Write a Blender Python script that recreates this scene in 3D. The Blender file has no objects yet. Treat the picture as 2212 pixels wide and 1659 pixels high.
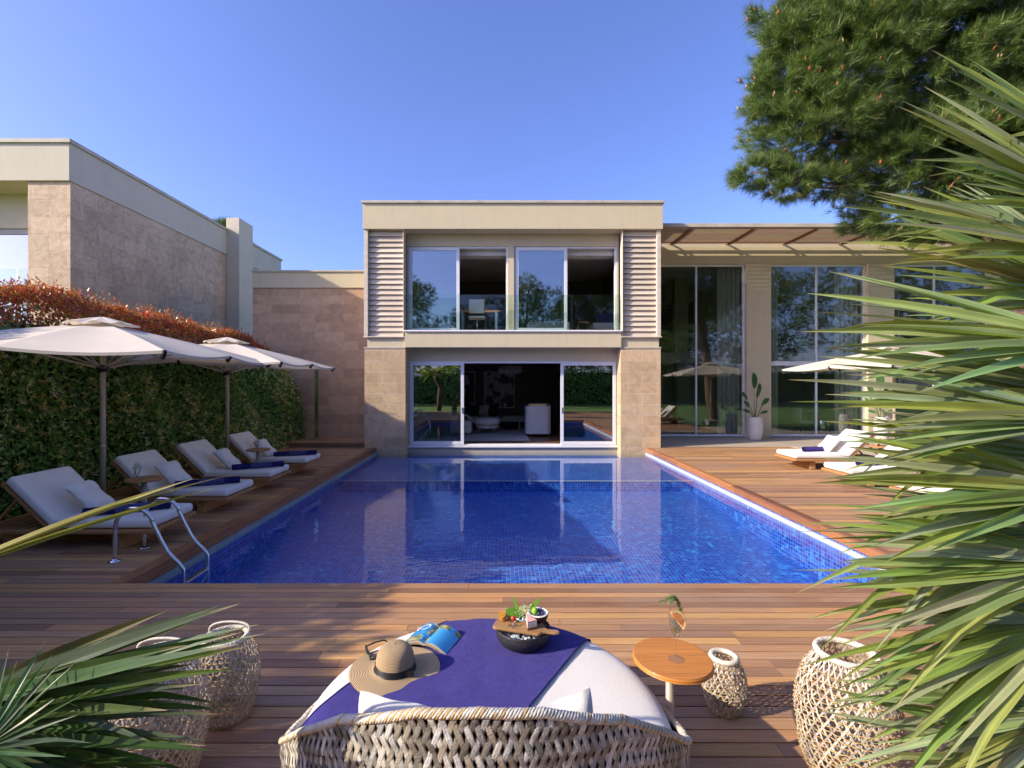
import bpy, math, random
import numpy as np
from mathutils import Vector, Matrix
R = math.radians
rng = np.random.default_rng(7)
random.seed(7)
SC = bpy.context.scene
COL = SC.collection
F = 1044.6           # focal length in units of a 2212-wide picture
CU, CV, CH = 1076.0, 826.0, 1.95

def at(u, v, y):
    return Vector(((u - CU) / F * y, y, CH - (v - CV) / F * y))

# ------------------------------------------------------------------ mesh builder
class MB:
    def __init__(s):
        s.V = []; s.Fc = []; s.n = 0; s.C = []
    def add(s, verts, faces, mi=0, col=None, smooth=False):
        v = np.asarray(verts, dtype=np.float64).reshape(-1, 3)
        if isinstance(faces, np.ndarray):
            groups = {faces.shape[1]: faces}
        else:
            groups = {}
            for f in faces: groups.setdefault(len(f), []).append(f)
            groups = {k: np.array(g, dtype=np.int64) for k, g in groups.items()}
        for k, g in groups.items():
            s.Fc.append((g + s.n, mi, smooth))
        s.V.append(v); s.n += len(v)
        if col is None: c = np.ones((len(v), 4))
        else:
            c = np.asarray(col, dtype=np.float64)
            if c.ndim == 1: c = np.tile(c, (len(v), 1))
            if c.shape[1] == 3: c = np.hstack([c, np.ones((len(c), 1))])
        s.C.append(c)
        return s
    def box(s, x0, x1, y0, y1, z0, z1, mi=0, col=None):
        if x1 < x0: x0, x1 = x1, x0
        if y1 < y0: y0, y1 = y1, y0
        if z1 < z0: z0, z1 = z1, z0
        v = [(x0,y0,z0),(x1,y0,z0),(x1,y1,z0),(x0,y1,z0),(x0,y0,z1),(x1,y0,z1),(x1,y1,z1),(x0,y1,z1)]
        f = [(0,3,2,1),(4,5,6,7),(0,1,5,4),(1,2,6,5),(2,3,7,6),(3,0,4,7)]
        return s.add(v, f, mi, col)
    def obox(s, c, size, M, mi=0, col=None):
        hx, hy, hz = size[0]/2, size[1]/2, size[2]/2
        v = [(-hx,-hy,-hz),(hx,-hy,-hz),(hx,hy,-hz),(-hx,hy,-hz),(-hx,-hy,hz),(hx,-hy,hz),(hx,hy,hz),(-hx,hy,hz)]
        v = [tuple(M @ Vector(p) + Vector(c)) for p in v]
        f = [(0,3,2,1),(4,5,6,7),(0,1,5,4),(1,2,6,5),(2,3,7,6),(3,0,4,7)]
        return s.add(v, f, mi, col)
    def bar(s, a, b, w, h, mi=0, col=None):
        a = Vector(a); b = Vector(b); d = b - a; L = d.length; x = d.normalized()
        up = Vector((0,0,1)) if abs(x.z) < .95 else Vector((0,1,0))
        y = up.cross(x).normalized(); z = x.cross(y)
        M = Matrix((x, y, z)).transposed()
        return s.obox((a+b)/2, (L, w, h), M, mi, col)
    def tube(s, pts, r, seg=8, mi=0, col=None, smooth=True, caps=True, closed=False):
        P = np.asarray([tuple(p) for p in pts], dtype=np.float64); n = len(P)
        rr = np.full(n, r) if np.isscalar(r) else np.asarray(r, dtype=np.float64)
        if closed: T = np.roll(P, -1, 0) - np.roll(P, 1, 0)
        else: T = np.gradient(P, axis=0)
        T /= np.maximum(np.linalg.norm(T, axis=1, keepdims=True), 1e-9)
        ref = np.array([0.,0.,1.]) if abs(T[0][2]) < .9 else np.array([1.,0.,0.])
        N = np.zeros_like(P); a = ref
        for i in range(n):
            a = a - T[i]*np.dot(a, T[i]); l = np.linalg.norm(a)
            if l < 1e-6: a = np.cross(T[i], [0.3,.5,.8]); l = np.linalg.norm(a)
            a = a / l; N[i] = a
        B = np.cross(T, N)
        th = np.linspace(0, 2*np.pi, seg, endpoint=False)
        v = P[:,None,:] + rr[:,None,None]*(np.cos(th)[None,:,None]*N[:,None,:] + np.sin(th)[None,:,None]*B[:,None,:])
        v = v.reshape(-1,3)
        m = n if closed else n-1
        i = np.arange(m)[:,None]; j = np.arange(seg)[None,:]
        i2 = (i+1) % n; j2 = (j+1) % seg
        f = np.stack([i*seg+j, i*seg+j2, i2*seg+j2, i2*seg+j], -1).reshape(-1,4)
        base = s.n
        s.add(v, f, mi, col, smooth)
        if caps and not closed:
            s.Fc.append((np.array([list(range(seg-1,-1,-1))])+base, mi, False))
            s.Fc.append((np.array([list(range(seg))])+base+(n-1)*seg, mi, False))
        return s
    def lathe(s, prof, seg=32, c=(0,0,0), mi=0, col=None, smooth=True):
        P = np.asarray(prof, dtype=np.float64); n = len(P)
        th = np.linspace(0, 2*np.pi, seg, endpoint=False)
        v = np.stack([P[:,0][:,None]*np.cos(th), P[:,0][:,None]*np.sin(th), np.repeat(P[:,1][:,None], seg, 1)], -1).reshape(-1,3)+np.array(c)
        i = np.arange(n-1)[:,None]; j = np.arange(seg)[None,:]; j2 = (j+1) % seg
        f = np.stack([i*seg+j, i*seg+j2, (i+1)*seg+j2, (i+1)*seg+j], -1).reshape(-1,4)
        return s.add(v, f, mi, col, smooth)
    def grid(s, G, mi=0, col=None, smooth=True, closed_u=False):
        G = np.asarray(G); a, b = G.shape[:2]
        m = a if closed_u else a-1
        i = np.arange(m)[:,None]; j = np.arange(b-1)[None,:]; i2 = (i+1) % a
        f = np.stack([i*b+j, i2*b+j, i2*b+j+1, i*b+j+1], -1).reshape(-1,4)
        if col is not None:
            col = np.asarray(col)
            if col.ndim == 3: col = col.reshape(-1, col.shape[-1])
        return s.add(G.reshape(-1,3), f, mi, col, smooth)
    def build(s, name, mats, parent=None, world=True, bevel=0, bseg=2):
        me = bpy.data.meshes.new(name)
        V = np.concatenate(s.V)
        if parent is not None and world:
            off = Vector((0,0,0)); p = parent
            while p: off += p.location; p = p.parent
            V = V - np.array(off)
        nl = sum(g.size for g, _, _ in s.Fc); nf = sum(len(g) for g, _, _ in s.Fc)
        me.vertices.add(len(V)); me.vertices.foreach_set('co', V.astype(np.float32).ravel())
        me.loops.add(nl); me.polygons.add(nf)
        me.loops.foreach_set('vertex_index', np.concatenate([g.ravel() for g,_,_ in s.Fc]).astype(np.int32))
        tot = np.concatenate([np.full(len(g), g.shape[1]) for g,_,_ in s.Fc]).astype(np.int32)
        st = np.concatenate([[0], np.cumsum(tot)[:-1]]).astype(np.int32)
        me.polygons.foreach_set('loop_start', st)
        me.polygons.foreach_set('material_index', np.concatenate([np.full(len(g), mi) for g,mi,_ in s.Fc]).astype(np.int32))
        me.polygons.foreach_set('use_smooth', np.concatenate([np.full(len(g), sm) for g,_,sm in s.Fc]))
        at_ = me.attributes.new('Col', 'FLOAT_COLOR', 'POINT')
        at_.data.foreach_set('color', np.concatenate(s.C).astype(np.float32).ravel())
        me.update(calc_edges=True)
        for m in (mats if isinstance(mats, (list, tuple)) else [mats]): me.materials.append(m)
        o = bpy.data.objects.new(name, me); COL.objects.link(o)
        if parent is not None: o.parent = parent
        if bevel:
            b = o.modifiers.new('bevel', 'BEVEL'); b.width = bevel; b.segments = bseg
            b.limit_method = 'ANGLE'; b.angle_limit = R(40); b.harden_normals = False
        return o

def tag(o, label=None, cat=None, group=None, kind=None):
    if label: o['label'] = label
    if cat: o['category'] = cat
    if group: o['group'] = group
    if kind: o['kind'] = kind
    return o
def thing(name, loc, label, cat, group=None, rz=0):
    o = bpy.data.objects.new(name, None); COL.objects.link(o)
    o.location = loc; o.rotation_euler = (0, 0, rz); o.empty_display_size = .1
    return tag(o, label, cat, group)
def kids(o): return [c for c in bpy.data.objects if c.parent == o]
def copy_tree(o, parent=None):
    c = o.copy(); COL.objects.link(c); c.parent = parent
    for ch in kids(o): copy_tree(ch, c)
    return c
def dup(o, loc, rz=None, label=None, scale=None):
    c = copy_tree(o); c.location = loc
    if rz is not None: c.rotation_euler.z = rz
    if label: c['label'] = label
    if scale: c.scale = (scale,)*3
    return c
def sstep(a, b, x):
    t = np.clip((x-a)/(b-a), 0, 1); return t*t*(3-2*t)

# ------------------------------------------------------------------ materials
def newmat(name):
    m = bpy.data.materials.new(name); m.use_nodes = True
    nt = m.node_tree; nt.nodes.clear()
    out = nt.nodes.new('ShaderNodeOutputMaterial')
    return m, nt, out
def N(nt, t, **kw):
    n = nt.nodes.new('ShaderNode'+t)
    for k, v in kw.items():
        if k in n.inputs: n.inputs[k].default_value = v
        else: setattr(n, k, v)
    return n
def L(nt, a, b): nt.links.new(a, b)
def rgba(c): return (c[0], c[1], c[2], 1)
def math_(nt, op, a, b=None):
    n = nt.nodes.new('ShaderNodeMath'); n.operation = op
    for i, x in enumerate((a, b)):
        if x is None: continue
        if isinstance(x, (int, float)): n.inputs[i].default_value = x
        else: L(nt, x, n.inputs[i])
    return n.outputs[0]
def mixc(nt, fac, a, b, blend='MIX'):
    n = nt.nodes.new('ShaderNodeMix'); n.data_type = 'RGBA'; n.blend_type = blend
    for sock, x in ((n.inputs[0], fac), (n.inputs[6], a), (n.inputs[7], b)):
        if isinstance(x, (int, float)): sock.default_value = x
        elif isinstance(x, tuple): sock.default_value = rgba(x)
        else: L(nt, x, sock)
    return n.outputs[2]
def noise(nt, scale, detail=4, vec=None, stretch=None, rough=.55, dist=0):
    if vec is None: vec = N(nt, 'TexCoord').outputs['Object']
    if stretch:
        mp = N(nt, 'Mapping'); mp.inputs['Scale'].default_value = stretch; L(nt, vec, mp.inputs[0]); vec = mp.outputs[0]
    n = N(nt, 'TexNoise'); n.inputs['Scale'].default_value = scale; n.inputs['Detail'].default_value = detail
    n.inputs['Roughness'].default_value = rough; n.inputs['Distortion'].default_value = dist
    L(nt, vec, n.inputs['Vector'])
    return n.outputs['Fac']
def ramp(nt, fac, lo, hi):
    n = N(nt, 'MapRange'); n.inputs[1].default_value = lo; n.inputs[2].default_value = hi
    L(nt, fac, n.inputs[0]); return n.outputs[0]
def pm(name, c1, c2=None, scale=6, detail=5, rough=.6, bump=0, bscale=None, metal=0, stretch=None, attr=False, spec=.4, sheen=0, trans=0, bdist=.02):
    m, nt, out = newmat(name)
    p = N(nt, 'BsdfPrincipled'); p.inputs['Roughness'].default_value = rough; p.inputs['Metallic'].default_value = metal
    p.inputs['Specular IOR Level'].default_value = spec
    if sheen: p.inputs['Sheen Weight'].default_value = sheen
    c2 = c2 or tuple(x*.8 for x in c1)
    f = ramp(nt, noise(nt, scale, detail, stretch=stretch), .3, .7)
    col = mixc(nt, f, c1, c2)
    if attr:
        a = N(nt, 'Attribute', attribute_name='Col'); col = mixc(nt, 1.0, col, a.outputs['Color'], 'MULTIPLY')
    L(nt, col, p.inputs['Base Color'])
    if bump:
        b = N(nt, 'Bump'); b.inputs['Strength'].default_value = bump; b.inputs['Distance'].default_value = bdist
        L(nt, noise(nt, bscale or scale*6, 4, stretch=stretch), b.inputs['Height']); L(nt, b.outputs[0], p.inputs['Normal'])
    if trans:
        t = N(nt, 'BsdfTranslucent'); L(nt, col, t.inputs[0])
        mx = N(nt, 'MixShader'); mx.inputs[0].default_value = trans
        L(nt, p.outputs[0], mx.inputs[1]); L(nt, t.outputs[0], mx.inputs[2]); L(nt, mx.outputs[0], out.inputs[0])
    else: L(nt, p.outputs[0], out.inputs[0])
    return m
def foliage_mat(name, rough=.45, trans=.35, spec=.4, tint=(1,1,1)):
    m, nt, out = newmat(name)
    a = N(nt, 'Attribute', attribute_name='Col')
    col = mixc(nt, 1.0, a.outputs['Color'], tint, 'MULTIPLY')
    p = N(nt, 'BsdfPrincipled'); p.inputs['Roughness'].default_value = rough; p.inputs['Specular IOR Level'].default_value = spec
    L(nt, col, p.inputs['Base Color'])
    t = N(nt, 'BsdfTranslucent'); L(nt, mixc(nt, 1.0, col, (1.15,1.2,.55), 'MULTIPLY'), t.inputs[0])
    mx = N(nt, 'MixShader'); mx.inputs[0].default_value = trans
    L(nt, p.outputs[0], mx.inputs[1]); L(nt, t.outputs[0], mx.inputs[2]); L(nt, mx.outputs[0], out.inputs[0])
    return m
def wallvec(nt):
    """(along the wall, height, 0) in metres for upright faces of either heading"""
    g = N(nt, 'NewGeometry'); sx = N(nt, 'SeparateXYZ'); L(nt, g.outputs['Normal'], sx.inputs[0])
    tc = N(nt, 'TexCoord'); sp = N(nt, 'SeparateXYZ'); L(nt, tc.outputs['Object'], sp.inputs[0])
    ax = math_(nt, 'GREATER_THAN', math_(nt, 'ABSOLUTE', sx.outputs[0]), .7)
    mx = N(nt, 'Mix'); L(nt, ax, mx.inputs[0]); L(nt, sp.outputs[0], mx.inputs[2]); L(nt, sp.outputs[1], mx.inputs[3])
    cb = N(nt, 'CombineXYZ'); L(nt, mx.outputs[0], cb.inputs[0]); L(nt, sp.outputs[2], cb.inputs[1])
    return cb.outputs[0]
def stone_mat(name, c1, c2, mortar, bw=.82, rh=.323, vein=(.7,.7,.7), msize=.004):
    m, nt, out = newmat(name)
    v = wallvec(nt)
    b = N(nt, 'TexBrick'); b.offset = .5; b.inputs['Scale'].default_value = 1.0
    b.inputs['Brick Width'].default_value = bw; b.inputs['Row Height'].default_value = rh
    b.inputs['Mortar Size'].default_value = msize; b.inputs['Mortar Smooth'].default_value = .3; b.inputs['Bias'].default_value = 0.0
    b.inputs['Color1'].default_value = rgba(c1); b.inputs['Color2'].default_value = rgba(c2); b.inputs['Mortar'].default_value = rgba(mortar)
    L(nt, v, b.inputs['Vector'])
    n1 = ramp(nt, noise(nt, 3.2, 8, vec=v, rough=.7, dist=1.2), .42, .68)
    n2 = ramp(nt, noise(nt, 22, 6, vec=v, rough=.75), .35, .75)
    n3 = ramp(nt, noise(nt, 1.1, 3, vec=v), .3, .7)
    col = mixc(nt, math_(nt, 'MULTIPLY', n1, .8), b.outputs['Color'], vein, 'MULTIPLY')
    col = mixc(nt, math_(nt, 'MULTIPLY', n2, .5), col, (.62,.6,.58), 'MULTIPLY')
    col = mixc(nt, math_(nt, 'MULTIPLY', n3, .25), col, (1.25,1.2,1.15), 'MULTIPLY')
    pit = ramp(nt, noise(nt, 60, 3, vec=v), .68, .74)
    col = mixc(nt, math_(nt, 'MULTIPLY', pit, .5), col, (.35,.3,.27), 'MULTIPLY')
    p = N(nt, 'BsdfPrincipled'); p.inputs['Roughness'].default_value = .75; p.inputs['Specular IOR Level'].default_value = .25
    L(nt, col, p.inputs['Base Color'])
    h = math_(nt, 'SUBTRACT', math_(nt, 'MULTIPLY', n2, .3), b.outputs['Fac'])
    bp = N(nt, 'Bump'); bp.inputs['Strength'].default_value = .5; bp.inputs['Distance'].default_value = .008
    L(nt, h, bp.inputs['Height']); L(nt, bp.outputs[0], p.inputs['Normal'])
    L(nt, p.outputs[0], out.inputs[0]); return m
def plaster_mat(name, c):
    m, nt, out = newmat(name)
    p = N(nt, 'BsdfPrincipled'); p.inputs['Roughness'].default_value = .85; p.inputs['Specular IOR Level'].default_value = .2
    f = ramp(nt, noise(nt, 1.6, 7, rough=.65), .3, .7)
    g = ramp(nt, noise(nt, 2.5, 5, stretch=(4,4,.35)), .5, .8)
    col = mixc(nt, math_(nt, 'MULTIPLY', f, .5), c, tuple(x*.86 for x in c))
    col = mixc(nt, math_(nt, 'MULTIPLY', g, .28), col, (.74,.72,.68), 'MULTIPLY')
    L(nt, col, p.inputs['Base Color'])
    b = N(nt, 'Bump'); b.inputs['Strength'].default_value = .25; b.inputs['Distance'].default_value = .01
    L(nt, noise(nt, 45, 5), b.inputs['Height']); L(nt, b.outputs[0], p.inputs['Normal'])
    L(nt, p.outputs[0], out.inputs[0]); return m
def wood_mat(name, c1, c2, axis=0, attr=True, rough=.55, scale=1.0, bump=.25, wear=None):
    m, nt, out = newmat(name)
    st = [14*scale]*3; st[axis] = .9*scale
    tc = N(nt, 'TexCoord')
    fine = [60*scale]*3; fine[axis] = 2*scale
    f = ramp(nt, noise(nt, 1.6, 8, stretch=tuple(st), rough=.65, dist=.6), .3, .7)
    g = ramp(nt, noise(nt, 1.5, 5, stretch=tuple(fine)), .35, .65)
    col = mixc(nt, f, c1, c2)
    col = mixc(nt, math_(nt, 'MULTIPLY', g, .45), col, (.62,.58,.55), 'MULTIPLY')
    if attr:
        a = N(nt, 'Attribute', attribute_name='Col'); col = mixc(nt, 1.0, col, a.outputs['Color'], 'MULTIPLY')
    if wear:
        w = ramp(nt, noise(nt, .8, 6, stretch=(.6,1.6,1)), .5, .75)
        col = mixc(nt, math_(nt, 'MULTIPLY', w, .45), col, wear)
    p = N(nt, 'BsdfPrincipled'); p.inputs['Specular IOR Level'].default_value = .4
    L(nt, col, p.inputs['Base Color'])
    L(nt, math_(nt, 'ADD', math_(nt, 'MULTIPLY', g, .2), rough-.1), p.inputs['Roughness'])
    b = N(nt, 'Bump'); b.inputs['Strength'].default_value = bump; b.inputs['Distance'].default_value = .004
    L(nt, math_(nt, 'ADD', f, g), b.inputs['Height']); L(nt, b.outputs[0], p.inputs['Normal'])
    L(nt, p.outputs[0], out.inputs[0]); return m
def schlick(nt, f0, normal=None):
    """mirror share by the angle of view, alike from both sides of a sheet"""
    g = N(nt, 'NewGeometry'); d = N(nt, 'VectorMath', operation='DOT_PRODUCT')
    L(nt, g.outputs['Incoming'], d.inputs[0]); L(nt, normal if normal else g.outputs['Normal'], d.inputs[1])
    c = math_(nt, 'SUBTRACT', 1.0, math_(nt, 'MINIMUM', math_(nt, 'ABSOLUTE', d.outputs['Value']), 1.0))
    return math_(nt, 'ADD', math_(nt, 'MULTIPLY', math_(nt, 'POWER', c, 5.0), 1-f0), f0)
def glass_mat(name, tint, ior=1.9, rough=0.0, wob=0, wscale=3):
    m, nt, out = newmat(name)
    tr = N(nt, 'BsdfTransparent'); tr.inputs[0].default_value = rgba(tint)
    gl = N(nt, 'BsdfGlossy'); gl.inputs['Roughness'].default_value = rough
    fr = schlick(nt, ((ior-1)/(ior+1))**2)
    if wob:
        b = N(nt, 'Bump'); b.inputs['Strength'].default_value = wob; b.inputs['Distance'].default_value = .01
        L(nt, noise(nt, wscale, 2), b.inputs['Height']); L(nt, b.outputs[0], gl.inputs['Normal'])
    mx = N(nt, 'MixShader'); L(nt, fr, mx.inputs[0]); L(nt, tr.outputs[0], mx.inputs[1]); L(nt, gl.outputs[0], mx.inputs[2])
    L(nt, mx.outputs[0], out.inputs[0]); return m

M = {}
M['plaster'] = plaster_mat('cream plaster', (.60,.515,.34))
M['plaster_grey'] = plaster_mat('grey cream plaster', (.63,.56,.43))
M['stone'] = stone_mat('tan travertine', (.66,.49,.295), (.53,.38,.225), (.66,.56,.43), bw=.86, msize=.007)
M['stone_grey'] = stone_mat('grey brown travertine', (.74,.56,.39), (.60,.445,.305), (.49,.37,.255), vein=(.62,.55,.49), bw=.95, rh=.45, msize=.006)
M['stone_brown'] = stone_mat('brown travertine', (.63,.42,.255), (.47,.305,.185), (.56,.40,.27), bw=.95, rh=.30)
M['coping'] = pm('weathered coping', (.55,.50,.40), (.42,.38,.30), 3, 6, .7, .2)
M['white_frame'] = pm('white frame paint', (.72,.73,.76), (.66,.67,.70), 2, 2, .35)
M['shutter'] = wood_mat('limed shutter timber', (.72,.63,.51), (.58,.49,.385), 0, True, .75, .6)
M['glass'] = glass_mat('window glass', (.80,.845,.82), 2.2, wob=.018, wscale=1.3)
M['glass_coat'] = glass_mat('coated window glass', (.72,.77,.76), 3.6, wob=.02, wscale=1.3)
M['glass_clear'] = glass_mat('clear balustrade glass', (.88,.94,.91), 1.5)
M['glass_drink'] = glass_mat('drinking glass', (.96,.98,.98), 1.45)
M['glass_sky'] = glass_mat('mirrored window glass', (.5,.55,.57), 5.5, wob=.02, wscale=1)
M['deck'] = wood_mat('weathered hardwood boards', (.52,.325,.18), (.39,.23,.128), 0, True, .5, 1.0, .3, wear=(.36,.275,.21))
M['deck_edge'] = wood_mat('hardwood edge boards', (.36,.175,.095), (.25,.115,.06), 1, True, .45, 1.0, .3)
M['deck_backing'] = pm('dark deck backing', (.02,.014,.01))  # near black sheet added under the boards so no light shows in the gaps
M['teak'] = wood_mat('teak', (.48,.25,.10), (.36,.17,.065), 0, True, .5, 1.5, .2)
M['teak_top'] = wood_mat('oiled teak top', (.60,.25,.055), (.43,.16,.03), 0, False, .38, 1.1, .1)
M['cushion'] = pm('off white canvas', (.78,.745,.675), (.73,.69,.62), 3, 4, .9, .25, 220, spec=.15, sheen=.2)
M['daybed_canvas'] = pm('daybed canvas', (.68,.645,.58), (.63,.595,.535), 3, 4, .9, .25, 220, spec=.15, sheen=.1)
M['canvas'] = pm('parasol canvas', (.74,.67,.56), (.67,.60,.50), 2.5, 5, .9, .12, 60, spec=.1, trans=.22)
M['navy'] = pm('navy terry towel', (.060,.048,.235), (.045,.036,.185), 30, 6, .95, .9, 260, spec=.05, sheen=.06, bdist=.006)
M['navy_dark'] = pm('dark navy towel', (.026,.026,.15), (.019,.019,.115), 30, 6, .95, .8, 200, spec=.05, sheen=.04)
M['pole'] = pm('champagne pole paint', (.46,.38,.29), (.42,.34,.26), 2, 2, .4, metal=.2)
M['post_grey'] = pm('grey post paint', (.33,.31,.29), (.29,.27,.25), 3, 2, .4)
M['dark_metal'] = pm('dark bronze metal', (.05,.042,.036), None, 3, 2, .4, metal=.6)
M['chrome'] = pm('polished steel', (.75,.76,.78), (.68,.69,.70), 8, 2, .16, metal=1)
M['brass'] = pm('brass', (.60,.40,.16), None, 4, 2, .28, metal=1)
M['black'] = pm('black', (.012,.012,.013), None, 4, 3, .45)
M['wicker_white'] = pm('white wicker', (.66,.63,.57), (.52,.49,.44), 40, 4, .55, .3, 150, attr=True)
M['wicker_tan'] = pm('tan wicker', (.52,.36,.17), (.40,.26,.11), 40, 4, .55, .3, 150, attr=True)
M['gap_shade'] = pm('dark liner', (.014,.011,.009))
M['straw'] = None
M['white'] = pm('white paint', (.80,.79,.77), (.77,.76,.74), 3, 2, .5)
M['char_wall'] = pm('charcoal wall', (.15,.142,.135), (.13,.122,.116), 2, 3, .8)
M['beige_wall'] = pm('beige room wall', (.40,.35,.27), (.36,.31,.24), 2, 3, .8)
M['ceil'] = pm('room ceiling', (.62,.59,.54), None, 1, 2, .9)
M['floor_wood'] = wood_mat('dark parquet', (.24,.12,.065), (.17,.085,.045), 0, False, .35, .6)
M['rug'] = pm('silver rug', (.70,.68,.68), (.56,.54,.55), 9, 5, .95, .4, 60, stretch=(1,4,1))
M['curtain'] = pm('grey linen curtain', (.80,.77,.70), (.70,.67,.60), 3, 4, .9, trans=.35, stretch=(6,6,.5))
M['pot'] = pm('white glazed pot', (.62,.60,.56), (.55,.53,.49), 4, 3, .5)
M['soil'] = pm('soil', (.03,.022,.015))
M['bark'] = pm('pine bark', (.19,.12,.08), (.10,.065,.045), 5, 7, .9, .9, 14, stretch=(1,1,.3))
M['leaf_h'] = foliage_mat('honeysuckle leaf', .4, .25, .45)
M['leaf_r'] = foliage_mat('photinia leaf', .3, .3, .5)
M['flower'] = foliage_mat('cream flower', .6, .3, .2)
M['needle'] = foliage_mat('pine needle', .4, .22, .45)
M['palm'] = foliage_mat('palm leaf', .40, .34, .42)
M['plant'] = foliage_mat('plant leaf', .35, .3, .5)
M['inner_dark'] = pm('dark hedge backing', (.020,.024,.010), (.012,.012,.007), 6, 4, .95)  # solid dark box added behind the leaves as the hedge's shaded depth
M['stone_pave'] = None

def tile_paving(name, c1, c2, mortar, w, h, rough=.45):
    m, nt, out = newmat(name)
    tc = N(nt, 'TexCoord')
    b = N(nt, 'TexBrick'); b.offset = .5
    for k, x in (('Scale',1.),('Brick Width',w),('Row Height',h),('Mortar Size',.003),('Mortar Smooth',.2)): b.inputs[k].default_value = x
    b.inputs['Color1'].default_value = rgba(c1); b.inputs['Color2'].default_value = rgba(c2); b.inputs['Mortar'].default_value = rgba(mortar)
    L(nt, tc.outputs['Object'], b.inputs['Vector'])
    col = mixc(nt, math_(nt, 'MULTIPLY', ramp(nt, noise(nt, 3, 7, rough=.7), .35, .7), .4), b.outputs['Color'], (.8,.77,.72), 'MULTIPLY')
    p = N(nt, 'BsdfPrincipled'); p.inputs['Roughness'].default_value = rough; L(nt, col, p.inputs['Base Color'])
    L(nt, p.outputs[0], out.inputs[0]); return m
M['stone_pave'] = tile_paving('terrace limestone', (.50,.43,.33), (.45,.385,.295), (.36,.31,.24), .9, .6)

def mosaic():
    m, nt, out = newmat('blue glass mosaic')
    g = N(nt, 'NewGeometry'); nz = N(nt, 'SeparateXYZ'); L(nt, g.outputs['Normal'], nz.inputs[0])
    tc = N(nt, 'TexCoord'); sp = N(nt, 'SeparateXYZ'); L(nt, tc.outputs['Object'], sp.inputs[0])
    up = math_(nt, 'GREATER_THAN', math_(nt, 'ABSOLUTE', nz.outputs[2]), .7)
    ax = math_(nt, 'GREATER_THAN', math_(nt, 'ABSOLUTE', nz.outputs[0]), .7)
    def mixf(f, a, b):
        x = N(nt, 'Mix'); L(nt, f, x.inputs[0]); L(nt, a, x.inputs[2]); L(nt, b, x.inputs[3]); return x.outputs[0]
    a = mixf(ax, sp.outputs[0], sp.outputs[1])
    b = mixf(up, sp.outputs[2], sp.outputs[1])
    S = 1/.058
    cb = N(nt, 'CombineXYZ'); L(nt, math_(nt, 'MULTIPLY', a, S), cb.inputs[0]); L(nt, math_(nt, 'MULTIPLY', b, S), cb.inputs[1])
    fl = N(nt, 'VectorMath', operation='FLOOR'); L(nt, cb.outputs[0], fl.inputs[0])
    wn = N(nt, 'TexWhiteNoise', noise_dimensions='3D'); L(nt, fl.outputs[0], wn.inputs['Vector'])
    fr = N(nt, 'VectorMath', operation='FRACTION'); L(nt, cb.outputs[0], fr.inputs[0])
    fs = N(nt, 'SeparateXYZ'); L(nt, fr.outputs[0], fs.inputs[0])
    gx = math_(nt, 'GREATER_THAN', math_(nt, 'ABSOLUTE', math_(nt, 'SUBTRACT', fs.outputs[0], .5)), .455)
    gy = math_(nt, 'GREATER_THAN', math_(nt, 'ABSOLUTE', math_(nt, 'SUBTRACT', fs.outputs[1], .5)), .455)
    gr = math_(nt, 'MAXIMUM', gx, gy)
    cr = N(nt, 'ValToRGB'); e = cr.color_ramp.elements
    e[0].position = 0; e[0].color = (.005,.020,.25,1); e[1].position = 1; e[1].color = (.06,.36,.68,1)
    x = e.new(.45); x.color = (.009,.056,.38,1)
    x = e.new(.8); x.color = (.018,.13,.49,1)
    big = ramp(nt, noise(nt, 5, 4), .3, .7)
    L(nt, math_(nt, 'ADD', math_(nt, 'MULTIPLY', wn.outputs['Value'], .75), math_(nt, 'MULTIPLY', big, .25)), cr.inputs[0])
    col = mixc(nt, gr, cr.outputs[0], (.16,.32,.66))
    p = N(nt, 'BsdfPrincipled'); p.inputs['Roughness'].default_value = .35; L(nt, col, p.inputs['Base Color'])
    L(nt, p.outputs[0], out.inputs[0]); return m
M['mosaic'] = mosaic()
def water():
    m, nt, out = newmat('pool water')
    tr = N(nt, 'BsdfTransparent'); tr.inputs[0].default_value = (.90,.97,1,1)
    gl = N(nt, 'BsdfGlossy'); gl.inputs['Roughness'].default_value = 0.0
    n1 = noise(nt, 1.0, 3, stretch=(1.6,3.2,1), rough=.5)
    n2 = noise(nt, 7.0, 2, stretch=(.6,1.4,1))
    # calmer by the house, livelier by the near edge where the inlet sits
    tc = N(nt, 'TexCoord'); sp = N(nt, 'SeparateXYZ'); L(nt, tc.outputs['Object'], sp.inputs[0])
    near = ramp(nt, sp.outputs[1], 11.0, 5.0)
    h = math_(nt, 'MULTIPLY', math_(nt, 'ADD', n1, math_(nt, 'MULTIPLY', n2, .18)), math_(nt, 'ADD', math_(nt, 'MULTIPLY', near, .85), .15))
    b = N(nt, 'Bump'); b.inputs['Strength'].default_value = .16; b.inputs['Distance'].default_value = .05
    L(nt, h, b.inputs['Height']); L(nt, b.outputs[0], gl.inputs['Normal']); fr = schlick(nt, .022, b.outputs[0])
    mx = N(nt, 'MixShader'); L(nt, fr, mx.inputs[0]); L(nt, tr.outputs[0], mx.inputs[1]); L(nt, gl.outputs[0], mx.inputs[2])
    L(nt, mx.outputs[0], out.inputs[0]); return m
M['water'] = water()
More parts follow.
